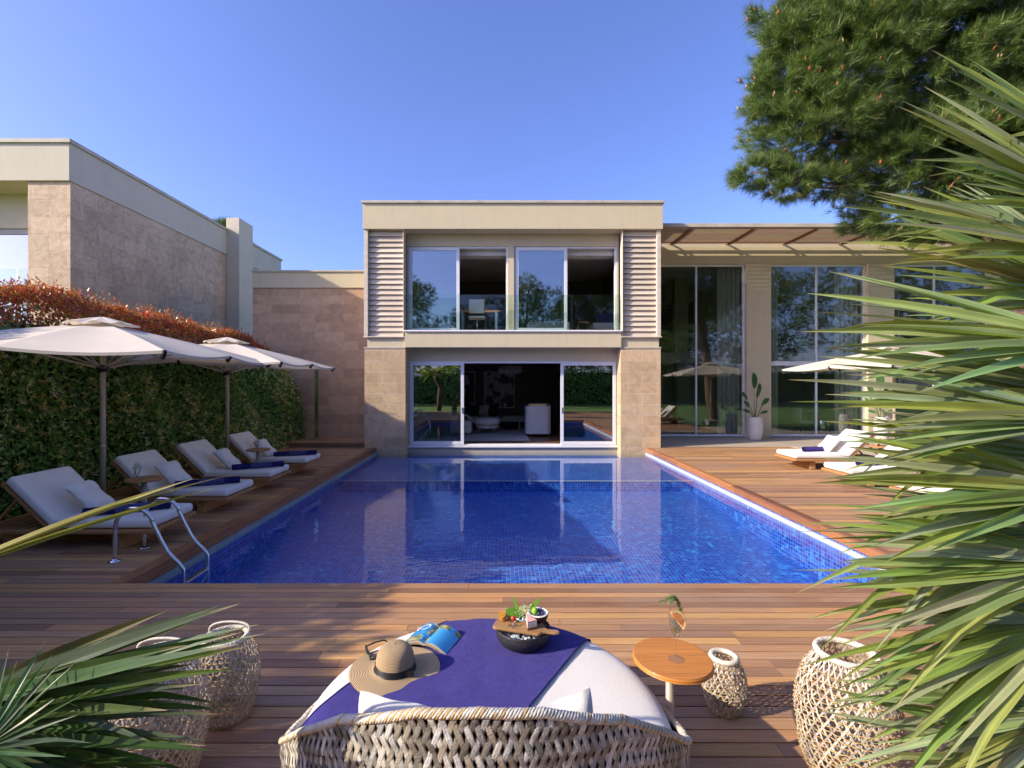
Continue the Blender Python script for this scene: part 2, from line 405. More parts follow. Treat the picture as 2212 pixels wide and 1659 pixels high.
def grass():
    m, nt, out = newmat('lawn')
    p = N(nt, 'BsdfPrincipled'); p.inputs['Roughness'].default_value = .8
    f = ramp(nt, noise(nt, 60, 6, rough=.8), .3, .7); g = ramp(nt, noise(nt, .7, 4), .3, .7)
    col = mixc(nt, f, (.10,.19,.03), (.17,.29,.05)); col = mixc(nt, math_(nt, 'MULTIPLY', g, .4), col, (.65,.8,.6), 'MULTIPLY')
    L(nt, col, p.inputs['Base Color'])
    b = N(nt, 'Bump'); b.inputs['Strength'].default_value = .9; b.inputs['Distance'].default_value = .03
    L(nt, noise(nt, 120, 4), b.inputs['Height']); L(nt, b.outputs[0], p.inputs['Normal']); L(nt, p.outputs[0], out.inputs[0]); return m
M['grass'] = grass()
def straw_mat():
    m, nt, out = newmat('woven straw')
    tc = N(nt, 'TexCoord'); sp = N(nt, 'SeparateXYZ'); L(nt, tc.outputs['Object'], sp.inputs[0])
    r = math_(nt, 'SQRT', math_(nt, 'ADD', math_(nt, 'MULTIPLY', sp.outputs[0], sp.outputs[0]), math_(nt, 'MULTIPLY', sp.outputs[1], sp.outputs[1])))
    w = math_(nt, 'SINE', math_(nt, 'MULTIPLY', math_(nt, 'ADD', r, math_(nt, 'MULTIPLY', sp.outputs[2], -1.0)), 6.283/.0075))
    w = ramp(nt, w, -1, 1)
    ang = math_(nt, 'ARCTAN2', sp.outputs[1], sp.outputs[0])
    st = ramp(nt, math_(nt, 'SINE', math_(nt, 'MULTIPLY', ang, 150)), -1, 1)
    col = mixc(nt, w, (.34,.22,.10), (.62,.46,.27))
    col = mixc(nt, math_(nt, 'MULTIPLY', st, .35), col, (.7,.66,.6), 'MULTIPLY')
    p = N(nt, 'BsdfPrincipled'); p.inputs['Roughness'].default_value = .7; L(nt, col, p.inputs['Base Color'])
    b = N(nt, 'Bump'); b.inputs['Strength'].default_value = .8; b.inputs['Distance'].default_value = .003
    L(nt, math_(nt, 'ADD', w, math_(nt, 'MULTIPLY', st, .4)), b.inputs['Height']); L(nt, b.outputs[0], p.inputs['Normal'])
    L(nt, p.outputs[0], out.inputs[0]); return m
M['straw'] = straw_mat()

# ------------------------------------------------------------------ camera, sky, sun
cam = bpy.data.cameras.new('camera'); co = bpy.data.objects.new('camera', cam); COL.objects.link(co)
co.location = (0, 0, CH); co.rotation_euler = (R(90), 0, 0)
cam.sensor_width = 36; cam.lens = 36*F/2212; cam.shift_x = (1106-CU)/2212; cam.shift_y = (CV-829.5)/2212
cam.clip_start = .05; cam.clip_end = 2000
SC.camera = co
SUN = Vector((1, .33, -.54)).normalized()
el = math.asin(-SUN.z); az = math.atan2(-SUN.x, -SUN.y)
sl = bpy.data.lights.new('sun', 'SUN'); sl.energy = 3.35; sl.angle = R(.53); sl.color = (1, .885, .69)
so = bpy.data.objects.new('sun', sl); COL.objects.link(so); so.rotation_euler = SUN.to_track_quat('-Z', 'Y').to_euler()
so.location = (-20, -8, 20)
W = bpy.data.worlds.new('World'); SC.world = W; W.use_nodes = True
wt = W.node_tree; wt.nodes.clear()
wo = wt.nodes.new('ShaderNodeOutputWorld'); bg = wt.nodes.new('ShaderNodeBackground')
sky = wt.nodes.new('ShaderNodeTexSky'); sky.sky_type = 'NISHITA'; sky.sun_disc = False
sky.sun_elevation = el; sky.sun_rotation = az; sky.air_density = .8; sky.dust_density = 1.8; sky.ozone_density = 5.5; sky.altitude = 50
bg.inputs[1].default_value = .15
tint = wt.nodes.new('ShaderNodeMix'); tint.data_type = 'RGBA'; tint.blend_type = 'MULTIPLY'; tint.inputs[0].default_value = 1; tint.inputs[7].default_value = (.92, .80, 1.0, 1)
wt.links.new(sky.outputs[0], tint.inputs[6]); wt.links.new(tint.outputs[2], bg.inputs[0]); wt.links.new(bg.outputs[0], wo.inputs[0])
SC.view_settings.view_transform = 'Standard'; SC.view_settings.look = 'None'; SC.view_settings.exposure = 1.22; SC.view_settings.gamma = 1
SC.render.engine = 'CYCLES'
cy = SC.cycles
cy.max_bounces = 10; cy.diffuse_bounces = 6; cy.glossy_bounces = 4; cy.transmission_bounces = 4; cy.transparent_max_bounces = 24
cy.caustics_reflective = False; cy.caustics_refractive = False; cy.sample_clamp_indirect = 6
cy.use_adaptive_sampling = True; cy.adaptive_threshold = .015

# ================================================================== SETTING
PX0, PX1, PY0, PY1, WZ = -3.62, 4.42, 4.70, 14.40, -.20      # pool opening and water level
b = MB()
for x0, x1, y0, y1 in ((-220, PX0, -120, 320), (PX1, 220, -120, 320), (PX0, PX1, -120, PY0), (PX0, PX1, 15.3, 320)):
    b.add([(x0,y0,-.075),(x1,y0,-.075),(x1,y1,-.075),(x0,y1,-.075)], [(0,1,2,3)])
tag(b.build('lawn', M['grass']), kind='structure')

WOODS = [(1.0,.94,.86),(.86,.78,.74),(1.12,1.0,.72),(.72,.66,.66),(1.3,1.22,.86),(.92,.83,.74),(1.05,.88,.74),(.8,.76,.8),(1.22,1.06,.8),(.64,.55,.52)]
def boards(mb, x0, x1, y0, y1, z, w=.0985, gap=.009, mi=0, along='x', lens=(1.6, 3.4), th=.024):
    lo, hi = (y0, y1) if along == 'x' else (x0, x1)
    a0, a1 = (x0, x1) if along == 'x' else (y0, y1)
    k = lo
    while k < hi - .01:
        k2 = min(k + w, hi); a = a0 - random.uniform(0, 1.5)
        while a < a1:
            ln = random.uniform(*lens); s0 = max(a, a0); s1 = min(a + ln - .003, a1); a += ln
            if s1 - s0 < .02: continue
            c = random.choice(WOODS); j = random.uniform(.88, 1.1); c = tuple(x*j for x in c)
            zz = z + random.uniform(-.0012, .0012)
            if along == 'x': mb.box(s0, s1, k, k2 - gap, zz - th, zz, mi, c)
            else: mb.box(k, k2 - gap, s0, s1, zz - th, zz, mi, c)
        k = k2
b = MB()
boards(b, -7.4, 9.0, -2.6, PY0 - .118, 0)
boards(b, -7.4, 9.0, PY0 - .118, PY0, 0, w=.118)
boards(b, -7.4, PX0 - .155, PY0, 14.5, 0)
boards(b, PX1 + .125, 8.85, PY0, 14.65, 0)
boards(b, PX0 - .155, PX0, PY0, 14.4, 0.001, w=.155, mi=1, along='y', gap=.002)
boards(b, PX1, PX1 + .125, PY0, 14.65, 0.001, w=.125, mi=1, along='y', gap=.006)
# fascia boards round the pool
boards_f = [(PX0-.022, PX0-.002, PY0, 14.4), (PX1+.002, PX1+.022, PY0, 14.4)]
for x0, x1, y0, y1 in boards_f:
    y = y0
    while y < y1:
        y2 = min(y + random.uniform(1.6, 3), y1); b.box(x0, x1, y, y2-.003, -.125, -.0245, 1, random.choice(WOODS)); y = y2
b.box(PX0, PX1, PY0-.024, PY0-.004, -.125, -.0245, 0)
b.box(PX1+.03, 8.85, 14.652, 14.67, -.07, -.003, 0)
for r_ in ((-7.4, 9.0, -2.6, PY0-.03), (-7.4, PX0-.03, PY0-.03, 14.5), (PX1+.03, 8.85, PY0-.03, 14.64)):
    b.box(r_[0], r_[1], r_[2], r_[3], -.07, -.035, 2)
tag(b.build('pool_deck', [M['deck'], M['deck_edge'], M['deck_backing']]), kind='structure')
b = MB()
boards(b, -7.2, -4.0, 14.52, 15.84, .145, w=.0985)
boards(b, -7.2, -4.0, 14.50, 14.52, .145, w=.02, gap=0)
b.box(-7.2, -4.0, 14.53, 15.84, -.04, .118, 1)
b.box(-7.2, -4.0, 14.505, 14.528, 0.0, .117, 2, (.5,.45,.45))
tag(b.build('raised_deck', [M['deck'], M['deck_backing'], M['deck']]), kind='structure')
b = MB(); b.box(4.87, 26, 14.675, 17.15, -.06, .018)
b.box(8.87, 11.6, 12.9, 14.674, -.06, .012)
tag(b.build('terrace_paving', M['stone_pave']), kind='structure')

# pool basin
b = MB()
SH = 10.95
def quad(mb, pts, mi=0): mb.add(pts, [(0,1,2,3)], mi)
xs = (PX0, PX1)
quad(b, [(PX0,PY0,-.86),(PX1,PY0,-.86),(PX1,SH,-.52),(PX0,SH,-.52)])
quad(b, [(PX0,SH,-.52),(PX1,SH,-.52),(PX1,SH,-.287),(PX0,SH,-.287)])
quad(b, [(PX0,SH,-.287),(PX1,SH,-.287),(PX1,15.2,-.287),(PX0,15.2,-.287)])
quad(b, [(PX0,15.2,-.126),(PX0,PY0,-.126),(PX0,PY0,-.9),(PX0,15.2,-.9)])
quad(b, [(PX1,PY0,-.126),(PX1,15.2,-.126),(PX1,15.2,-.9),(PX1,PY0,-.9)])
quad(b, [(PX1,PY0,-.126),(PX0,PY0,-.126),(PX0,PY0,-.9),(PX1,PY0,-.9)])
b.box(PX0+.001, PX1-.001, SH-.012, SH+.022, -.292, -.276, 1)
b.box(PX0-.006, PX0+.028, PY0+.03, 14.39, -.205, -.128, 2)
b.box(PX1-.038, PX1+.006, PY0+.03, 14.39, -.205, -.142, 1)
M['tile_white'] = pm('white edge tile', (.52,.55,.56), (.44,.48,.49), 14, 3, .4)
M['tile_shaded'] = pm('shaded edge tile', (.30,.37,.36), (.20,.26,.26), 18, 4, .5)  # same white edge strip on the shadow side, its shade painted into the colour
tag(b.build('pool_basin', [M['mosaic'], M['tile_white'], M['tile_shaded']]), kind='structure')
b = MB()
quad(b, [(PX0+.001,PY0+.001,WZ),(PX1-.001,PY0+.001,WZ),(PX1-.001,14.95,WZ),(PX0+.001,14.95,WZ)])
tag(b.build('pool_water', M['water']), kind='structure')

# ================================================================== TWO STOREY VILLA
villa = thing('two_storey_villa', (.43, 14.4, 0), 'two storey cream villa with louvred shutter panels and tan stone piers above the pool', 'house')
VY = 14.4
b = MB()          # cream plaster body
b.box(-4.004, 4.877, 14.30, 15.2, 6.49, 7.245)                       # fascia
b.box(-2.77, 3.66, 14.35, 14.90, 2.99, 3.455)                        # storey band
b.box(-3.90, -2.771, 14.42, 14.9, 3.003, 3.30)
b.box(3.661, 4.80, 14.42, 14.9, 3.003, 3.30)
b.box(-2.80, 3.70, 14.80, 15.0, 6.115, 6.489)                        # header over upper windows
b.box(.297, .49, 14.76, 15.0, 3.50, 6.114)                           # post between the upper windows
b.box(-2.80, -2.764, 14.82, 15.0, 3.50, 6.114); b.box(3.639, 3.70, 14.82, 15.0, 3.50, 6.114)
b.box(-2.77, 3.66, 14.88, 15.05, 2.60, 2.988)                        # header over the doors
b.box(-3.92, -3.80, 14.9, 21.6, -.3, 7.2); b.box(4.70, 4.83, 14.9, 21.6, -.3, 7.2)
b.box(-3.80, 4.70, 21.5, 21.6, 0, 7.2)
b.box(-3.80, 4.70, 15.2, 21.5, 6.9, 7.1)
b.box(-2.763, -2.727, 14.86, 14.99, 0.03, 2.60); b.box(3.64, 3.652, 14.86, 14.99, 0.03, 2.60)
b.build('wall', M['plaster'], villa, bevel=.008)
b = MB(); b.box(-4.04, 4.92, 14.25, 15.25, 7.246, 7.32)
for x in (-2.4, -.6, 1.3, 3.0): b.box(x, x+.05, 14.243, 14.6, 7.25, 7.326)
b.build('roof_coping', M['coping'], villa, bevel=.006)
b = MB(); b.box(-2.80, 3.69, 14.30, 14.80, 3.456, 3.50)
b.build('window_sill', M['white'], villa, bevel=.005)
for x0, x1 in ((-3.98, -2.76), (3.65, 4.84)):
    b = MB(); b.box(x0, x1, 14.4, 15.35, -.30, 2.96); b.box(x0-.02, x1+.01, 14.385, 15.0, 2.961, 3.002, 1)
    b.build('stone_pier', [M['stone'], M['coping']], villa)
# plinth under the doors
b = MB(); b.box(-2.759, 3.649, 14.80, 15.3, -.30, -.035); b.box(-2.757, 3.647, 14.74, 15.3, -.034, .012, 1)
b.build('plinth', [M['stone_pave'], M['white']], villa)
# louvred shutter panels
def shutter(x0, x1, stile_left):
    par = MB()
    z0, z1 = 3.315, 6.488
    if stile_left: par.box(x0, x0+.115, 14.36, 14.62, z0, z1, 0)
    else: par.box(x0, x0+.02, 14.36, 14.62, z0, z1, 0)
    if stile_left: par.box(x1-.02, x1, 14.36, 14.75, z0, z1, 0, (1.05,1.05,1.05))
    else: par.box(x1-.115, x1, 14.36, 14.62, z0, z1, 0)
    par.box(x0-.03, x1+.03, 14.345, 14.62, z0-.03, z0, 0)
    par.box(x0+.02, x1-.02, 14.56, 14.62, z0, z1, 0, (.6,.6,.6))
    f = par.build('shutter', M['shutter'], villa, bevel=.004)
    s = MB(); n = 20; h = (z1-z0-.02)/n
    a0 = x0 + (.117 if stile_left else .022); a1 = x1 - (.022 if stile_left else .117)
    for k in range(n):
        zb = z0 + .005 + k*h
        j = random.uniform(.85, 1.12)
        v = [(a0,14.435,zb),(a1,14.435,zb),(a1,14.50,zb+h*1.02),(a0,14.50,zb+h*1.02),(a0,14.46,zb),(a1,14.46,zb),(a1,14.525,zb+h*1.02),(a0,14.525,zb+h*1.02)]
        s.add(v, [(0,1,2,3),(7,6,5,4),(0,4,5,1),(3,2,6,7),(0,3,7,4),(1,5,6,2)], 0, (j, j*.99, j*.97))
    s.build('slats', M['shutter'], f)
shutter(-3.985, -2.805, True); shutter(3.69, 4.835, False)
# sliding windows
def window(parent, x0, x1, y, z0, z1, fw=.075, dep=.06, glass='glass', name='window', mull=(), fm='white_frame', bars=()):
    m = MB()
    m.box(x0, x1, y, y+dep, z1-fw, z1); m.box(x0, x1, y, y+dep, z0, z0+fw)
    m.box(x0, x0+fw, y+.001, y+dep-.001, z0+fw, z1-fw); m.box(x1-fw, x1, y+.001, y+dep-.001, z0+fw, z1-fw)
    for q in mull: m.box(q-fw*.4, q+fw*.4, y+.002, y+dep-.002, z0+fw, z1-fw)
    for q0, q1 in bars: m.box(x0+fw, x1-fw, y+.003, y+dep-.003, q0, q1)
    fr = m.build(name, M[fm], parent, bevel=.004)
    g = MB(); g.box(x0+fw-.004, x1-fw+.004, y+dep*.5-.006, y+dep*.5+.006, z0+fw-.004, z1-fw+.004)
    g.build('pane', M[glass], fr)
    return fr
def frame_only(parent, x0, x1, y, z0, z1, fw, dep, name='door_frame', sill=True):
    m = MB(); m.box(x0, x1, y, y+dep, z1-fw, z1)
    if sill: m.box(x0, x1, y, y+dep, z0, z0+fw*.6)
    m.box(x0, x0+fw, y, y+dep, z0+fw*.6, z1-fw); m.box(x1-fw, x1, y, y+dep, z0+fw*.6, z1-fw)
    return m.build(name, M['white_frame'], parent, bevel=.004)
frame_only(villa, -2.762, .296, 14.84, 3.505, 6.113, .05, .14, 'window_frame')
frame_only(villa, .491, 3.637, 14.84, 3.505, 6.113, .05, .14, 'window_frame')
window(villa, -2.72, -1.18, 14.80, 3.52, 6.08, .095, glass='glass_coat')
window(villa, .53, 2.12, 14.80, 3.52, 6.08, .095, glass='glass_coat')
frame_only(villa, -2.725, 3.638, 14.88, .014, 2.598, .06, .16)
window(villa, -2.70, -1.05, 14.85, .04, 2.565, .095, name='sliding_door', glass='glass_coat')
window(villa, 1.92, 3.62, 14.85, .04, 2.565, .095, name='sliding_door', glass='glass_coat')
for w_, hx in (('a', -1.10), ('b', 1.97)):
    m = MB(); m.box(hx-.012, hx+.012, 14.815, 14.849, 1.0, 1.18); m.build('door_handle', M['chrome'], villa, bevel=.004)
for x0, x1 in ((-2.78, .44), (.46, 3.68)):
    m = MB(); m.box(x0, x1, 14.50, 14.512, 3.502, 4.58); m.build('glass_balustrade', M['glass_clear'], villa)
# rooms
b = MB()
b.box(-3.79, -3.74, 15.06, 21.4, .02, 2.78); b.box(4.62, 4.69, 15.06, 21.4, .02, 2.78)
b.box(-3.79, 4.69, 21.42, 21.49, .02, 2.78); b.box(-2.9, -2.85, 15.06, 17.5, .02, 2.78)
b.box(2.05, 2.17, 21.25, 21.41, .02, 2.6); b.box(2.17, 4.6, 21.25, 21.41, 2.45, 2.6)
b.box(-3.79, -3.74, 15.06, 21.4, 3.56, 6.6); b.box(4.62, 4.69, 15.06, 21.4, 3.56, 6.6); b.box(-3.79, 4.69, 21.42, 21.49, 3.56, 6.6)
b.box(-3.79, 4.69, 15.06, 21.49, 2.782, 2.95, 1); b.box(-3.79, 4.69, 15.06, 21.49, 6.4, 6.6, 1)
b.box(-1.6, 4.0, 16.2, 20.6, 6.28, 6.395, 1); b.box(-2.75, 3.6, 15.06, 15.5, 5.9, 6.39, 1)
b.box(-3.79, 4.69, 15.06, 21.49, -.02, .018, 2); b.box(-3.79, 4.69, 15.06, 21.49, 3.46, 3.555, 2)
for x0, x1 in ((-.6, .6), (2.1, 3.3)):
    b.box(x0, x0+.1, 21.3, 21.41, 3.56, 5.7, 1); b.box(x1-.1, x1, 21.3, 21.41, 3.56, 5.7, 1); b.box(x0, x1, 21.29, 21.40, 5.7, 5.82, 1)
    b.box(x0+.1, x1-.1, 21.33, 21.41, 3.56, 5.7, 3)
b.box(2.2, 4.55, 21.3, 21.41, .02, 2.44, 3)
b.build('room_interior', [M['char_wall'], M['ceil'], M['floor_wood'], M['black']], villa)

# ================================================================== LINK WALL AT THE SHOWER
link = thing('stone_link_wall', (-6.0, 15.84, 0), 'brown stone wall with cream parapet standing between both villas behind the shower', 'wall')
b = MB(); b.box(-8.04, -3.93, 15.84, 19.5, -.1, 5.04); b.box(-8.04, -3.93, 15.80, 15.839, .0, 2.83)
b.build('stone_face', M['stone_brown'], link)
b = MB(); b.box(-8.04, -3.93, 15.80, 19.5, 5.041, 5.56); b.build('parapet', M['plaster'], link, bevel=.006)
b = MB(); b.box(-8.05, -3.93, 15.76, 19.5, 5.561, 5.615); b.build('parapet_coping', M['coping'], link)

# ================================================================== NEIGHBOURING VILLA
lv = thing('neighbour_villa', (-13.2, 12.6, 0), 'grey brown stone villa with broad plaster fascia rising behind the red hedge', 'house')
LX, LY, LT, LB = -11.17, 12.6, 8.29, 7.21
b = MB()
b.box(-24, LX, LY, 24.9, LB, LT-.10)
b.box(-24, -12.33, 13.5, 13.7, 6.25, 7.209)
b.box(-24, -11.6, 23.5, 24.8, 0, 7.2)
b.build('fascia', M['plaster_grey'], lv, bevel=.01)
b = MB(); b.box(-24, LX+.05, LY-.05, 24.95, LT-.099, LT); b.build('roof_coping', M['coping'], lv)
b = MB(); b.box(-12.31, LX-.03, LY+.06, 23.4, 0, LB-.001); b.box(-24, -12.32, 14.6, 15.0, -.05, 2.3)
b.build('stone_wall', M['stone_grey'], lv)
b = MB(); b.box(LX-.02, -10.65, 19.9, 21.0, 0, 8.73); b.build('chimney', M['plaster_grey'], lv, bevel=.01)
b = MB()
b.box(-24, -12.34, 13.55, 13.62, 6.10, 6.249)
for x in (-12.37, -15.2, -18.0): b.box(x-.03, x+.03, 13.56, 13.62, 2.9, 6.1)
wf = b.build('window', M['post_grey'], lv)
b = MB(); b.box(-24, -12.36, 13.585, 13.60, 2.9, 6.1); b.build('pane', M['glass_sky'], wf)
b = MB(); b.box(-24, -12.36, 14.3, 14.4, 2.9, 6.3); b.build('blind', M['curtain'], wf)
b = MB(); b.box(-24, -12.33, 12.9, 13.54, 2.7, 2.9); b.build('balcony_floor', M['plaster_grey'], lv)
b = MB(); b.box(-24, -12.33, 12.80, 12.812, 2.9, 4.95)
gr_ = b.build('balcony_glass', M['glass_clear'], lv)
for x in (-12.74, -14.4, -16.1):
    b = MB(); b.box(x-.018, x+.018, 12.815, 12.85, 2.9, 4.95); b.build('balcony_post', M['chrome'], gr_)

# ================================================================== GLAZED WING
wing = thing('glazed_wing', (12, 16.9, 0), 'cream wing with tall glazing under a slatted timber pergola beside the terrace', 'house')
WYY = 16.9
b = MB()
b.box(4.84, 26, WYY, 17.25, 6.10, 6.77)
for x0, x1 in ((8.67, 9.527), (12.91, 13.83), (17.2, 18.1), (21.4, 22.3), (25.6, 26)):
    b.box(x0, x1, WYY-.03, 17.25, .02, 6.099)
b.box(4.84, 26, WYY+.02, 24, 6.771, 6.86)
b.box(4.845, 4.90, 16.9, 24, 0, 6.7); b.box(25.9, 26, 17.3, 24, 0, 6.7); b.box(4.9, 25.9, 23.9, 24, 0, 6.7)
b.build('wall', M['plaster'], wing, bevel=.006)
b = MB(); b.box(4.90, 26, 14.99, 15.05, 6.775, 6.885); b.box(4.9, 26, WYY, 24, 6.865, 6.895)
b.build('roof_edge', M['coping'], wing)
G = [(5.0, 8.67, 6.97, ()), (9.527, 12.91, 11.196, ((2.54, 2.69),)), (13.83, 17.2, 15.34, ((2.54, 2.69),)), (18.1, 21.4, 19.7, ())]
for k, (x0, x1, mu, bars) in enumerate(G):
    window(wing, x0+.003, x1-.003, WYY+.10, .05, 6.095, .075, .07, 'glass', 'window', (mu,), 'white_frame', bars)
b = MB()
b.box(4.91, 25.88, 22.4, 22.5, .02, 6.6); b.box(4.91, 4.95, 17.3, 22.4, .02, 6.6)
b.box(4.95, 25.88, 17.3, 22.4, 6.3, 6.6, 1); b.box(4.95, 25.88, 17.3, 22.4, -.02, .03, 2)
b.box(4.96, 25.86, 20.2, 22.39, 2.75, 3.2, 1)
for x in (7.4, 10.7, 14.8, 19): b.box(x, x+.55, 20.0, 20.5, .03, 2.749); b.box(x, x+.55, 20.25, 20.6, 3.21, 6.29)
b.box(6.8, 9.0, 22.3, 22.39, 3.2, 5.6, 3); b.box(12.4, 14.2, 22.3, 22.39, 3.2, 5.6, 3)
b.build('room_interior', [M['beige_wall'], M['ceil'], M['floor_wood'], M['black']], wing)
# pergola: beams run out from the wall, thin slats run along it
pg = MB()
PZ = 6.74
beams = [5.05 + i*1.96 for i in range(11)]
pgo = None
s = MB()
ys_ = [15.09 + .085*k for k in range(17)] + [16.525, 16.60, 16.715]
for y in ys_:
    for bx in [5.05-1.96] + beams:
        x0_, x1_ = max(bx-.985, 4.95), min(bx+.935, 25.9)
        x0_ = max(bx+.955-1.96+.0, 4.95)
        if x1_ > x0_ + .05: s.box(x0_, x1_, y, y+.05, PZ, PZ+.05, 0, tuple(random.uniform(.85,1.1)*c for c in (1,.97,.95)))
M['slat'] = wood_mat('red brown slat timber', (.60,.45,.34), (.50,.36,.26), 0, True, .6, 1.2, .2)
M['slat_end'] = wood_mat('rusty beam timber', (.34,.13,.06), (.24,.085,.04), 1, False, .6, 1.2, .2)
pgo = s.build('pergola_slats', M['slat'], wing)
for bx in beams[:10]:
    q = MB(); x = bx + .94
    for yy in ys_: q.box(x-.05, x+.05, yy-.005, yy+.045, PZ-.045, PZ-.002)
    q.box(x-.03, x+.03, 15.06, WYY-.001, PZ+.051, PZ+.10)
    q.build('pergola_beam', M['slat_end'], wing)
# ================================================================== ROOM CONTENTS
def wavy_curtain(x0, x1, y, z0, z1, label):
    n = 60; x = np.linspace(x0, x1, n); ph = np.linspace(0, (x1-x0)*38, n)
    zz = np.linspace(z0, z1, 8)
    Gd = np.zeros((n, 8, 3))
    for k, z in enumerate(zz):
        Gd[:, k, 0] = x; Gd[:, k, 1] = y + .045*np.sin(ph + .3*k*.2) + .012*np.sin(2.3*ph); Gd[:, k, 2] = z
    m = MB(); m.grid(Gd)
    G2 = Gd.copy(); G2[:, :, 1] += .006; m.grid(G2[::-1])
    return tag(m.build('curtain', M['curtain']), label, 'curtain', 'curtains in the glazed wing')
wavy_curtain(7.85, 8.62, 17.32, .04, 6.05, 'pale full height curtain in the window next to the stone pier')
wavy_curtain(9.56, 10.0, 17.32, .04, 6.05, 'greenish curtain just past the potted plant, edge of the transom window')
wavy_curtain(12.05, 12.85, 17.32, .04, 6.05, 'wide pale curtain behind the open half of the transom window')
wavy_curtain(13.9, 14.35, 17.32, .04, 6.05, 'curtain behind the third window, partly screened by palm leaves')

# lower room
t = thing('kitchen_counter', (1.43, 17.6, .02), 'white rounded kitchen counter with a chrome rim inside the open doors', 'counter')
def rrect(x0, x1, y0, y1, r, n=6):
    p = []
    for cx, cy_, a in ((x1-r, y1-r, 0), (x0+r, y1-r, 90), (x0+r, y0+r, 180), (x1-r, y0+r, 270)):
        for k in range(n+1):
            t_ = R(a + 90*k/n); p.append((cx + r*math.cos(t_), cy_ + r*math.sin(t_)))
    return p
def prism(mb, poly, z0, z1, mi=0, col=None):
    n = len(poly); v = [(x, y, z0) for x, y in poly] + [(x, y, z1) for x, y in poly]
    f = [tuple(range(n-1, -1, -1)), tuple(range(n, 2*n))] + [(i, (i+1) % n, n+(i+1) % n, n+i) for i in range(n)]
    return mb.add(v, f, mi, col)
b = MB(); prism(b, rrect(.98, 1.89, 17.15, 18.0, .2), .12, 1.11); b.build('cabinet', M['white'], t)
b = MB(); prism(b, rrect(.965, 1.905, 17.135, 18.015, .21), 1.111, 1.19); b.build('rim', M['chrome'], t)
b = MB(); prism(b, rrect(.98, 1.89, 17.15, 18.0, .2), 1.191, 1.22); b.build('top', M['black'], t)
for x, y in ((1.15, 17.3), (1.76, 17.3), (1.15, 17.85), (1.76, 17.85)):
    b = MB(); b.tube([(x, y, .02), (x, y, .12)], .02, 8); b.build('leg', M['brass'], t)
b = MB(); b.tube([(1.7,17.6,1.21),(1.7,17.6,1.55),(1.68,17.52,1.61),(1.66,17.42,1.55)], .014, 8); b.build('tap', M['chrome'], t)
t = thing('round_ottoman', (-.42, 18.2, .02), 'cream round ottoman on metal legs standing at the rug edge indoors', 'ottoman')
b = MB(); b.lathe([(0,.22),(.40,.22),(.43,.26),(.43,.36),(.44,.37),(.47,.42),(.45,.56),(.3,.60),(0,.61)], 32, (-.42,18.2,.02)); b.build('cushion', M['cushion'], t)
b = MB(); b.lathe([(.435,.34),(.45,.35),(.45,.37),(.435,.38)], 32, (-.42,18.2,.02)); b.build('band', M['brass'], t)
for a in (45, 135, 225, 315):
    b = MB(); x = -.42+.38*math.cos(R(a)); y = 18.2+.38*math.sin(R(a)); b.tube([(x,y,.02),(x,y,.245)], .013, 6); b.build('leg', M['chrome'], t)
# throw over an unseen armrest beside the door
n = 14; Gd = np.zeros((n, n, 3))
for i in range(n):
    for j in range(n):
        s_, q = i/(n-1), j/(n-1)
        Gd[i, j] = (-1.25+.45*s_+.09*q, 17.6+.35*q*0+.03*math.sin(9*s_), .74-.62*(s_**2)*(.6+.4*q)+.03*math.sin(5*q))
        Gd[i, j, 1] += .4*q
b = MB(); b.grid(Gd); b.grid(Gd[::-1]-np.array([0,0,.015]))
tag(b.build('throw_blanket', M['cushion']), 'white throw blanket sliding off the armchair behind the sliding door', 'blanket')
t = thing('armchair', (-1.3, 17.9, .02), 'pale armchair mostly hidden behind the sliding door under a throw', 'armchair')
b = MB(); b.box(-1.75, -.98, 17.5, 18.2, .1, .55); b.box(-1.75, -1.5, 17.5, 18.2, .551, .95); b.build('seat', M['cushion'], t, bevel=.06, bseg=3)
t = thing('bench_sofa', (.35, 20.6, .02), 'grey bench sofa along the charcoal wall indoors', 'sofa')
b = MB(); b.box(-1.3, 1.1, 20.2, 21.0, .30, .52); b.build('seat', M['curtain'], t, bevel=.05, bseg=3)
b = MB(); b.box(-1.3, -.2, 21.0, 21.2, .4, .95); b.build('backrest', M['black'], t, bevel=.05, bseg=3)
for x in (-1.1, .9):
    b = MB(); b.box(x-.03, x+.03, 20.4, 20.8, .02, .30); b.build('leg', M['chrome'], t)
def pillow_mesh(w, h, th, n=18, wr=.006, seed=0):
    r = np.random.default_rng(seed); s = np.linspace(-1, 1, n); m = MB()
    fx = r.uniform(-3, 3, (6, 2)); ph = r.uniform(0, 6.28, 6)
    for sg in (1, -1):
        Gd = np.zeros((n, n, 3))
        for i, a in enumerate(s):
            for j, c in enumerate(s):
                e = max(0, (1-a**4))**.55*max(0, (1-c**4))**.55
                wv = sum(math.sin(2.2*fx[k,0]*a+2.2*fx[k,1]*c+ph[k]) for k in range(6))*wr*e**.3
                ew = 3*abs(c)**6*wr*math.sin(9*a)*.4 + 3*abs(a)**6*wr*math.sin(9*c)*.4
                Gd[i, j] = (w/2*a*(1-.05*(1-c*c)), h/2*c*(1-.05*(1-a*a)), sg*th/2*e + wv*(1 if sg > 0 else .5) + ew)
        m.grid(Gd if sg > 0 else Gd[::-1])
    return m
def place(o, loc, rx=0, ry=0, rz=0):
    o.location = loc; o.rotation_euler = (rx, ry, rz); return o
place(tag(pillow_mesh(.5, .45, .16, 12).build('cushion', M['cushion']), 'pale cushion propped on the grey bench sofa indoors', 'cushion'), (-.62, 20.75, .76), R(75), 0, R(-30))
place(tag(pillow_mesh(.55, .45, .16, 12).build('cushion', M['black']), 'black cushion propped on the grey bench sofa indoors', 'cushion'), (-.25, 20.8, .75), R(75), 0, R(-10))
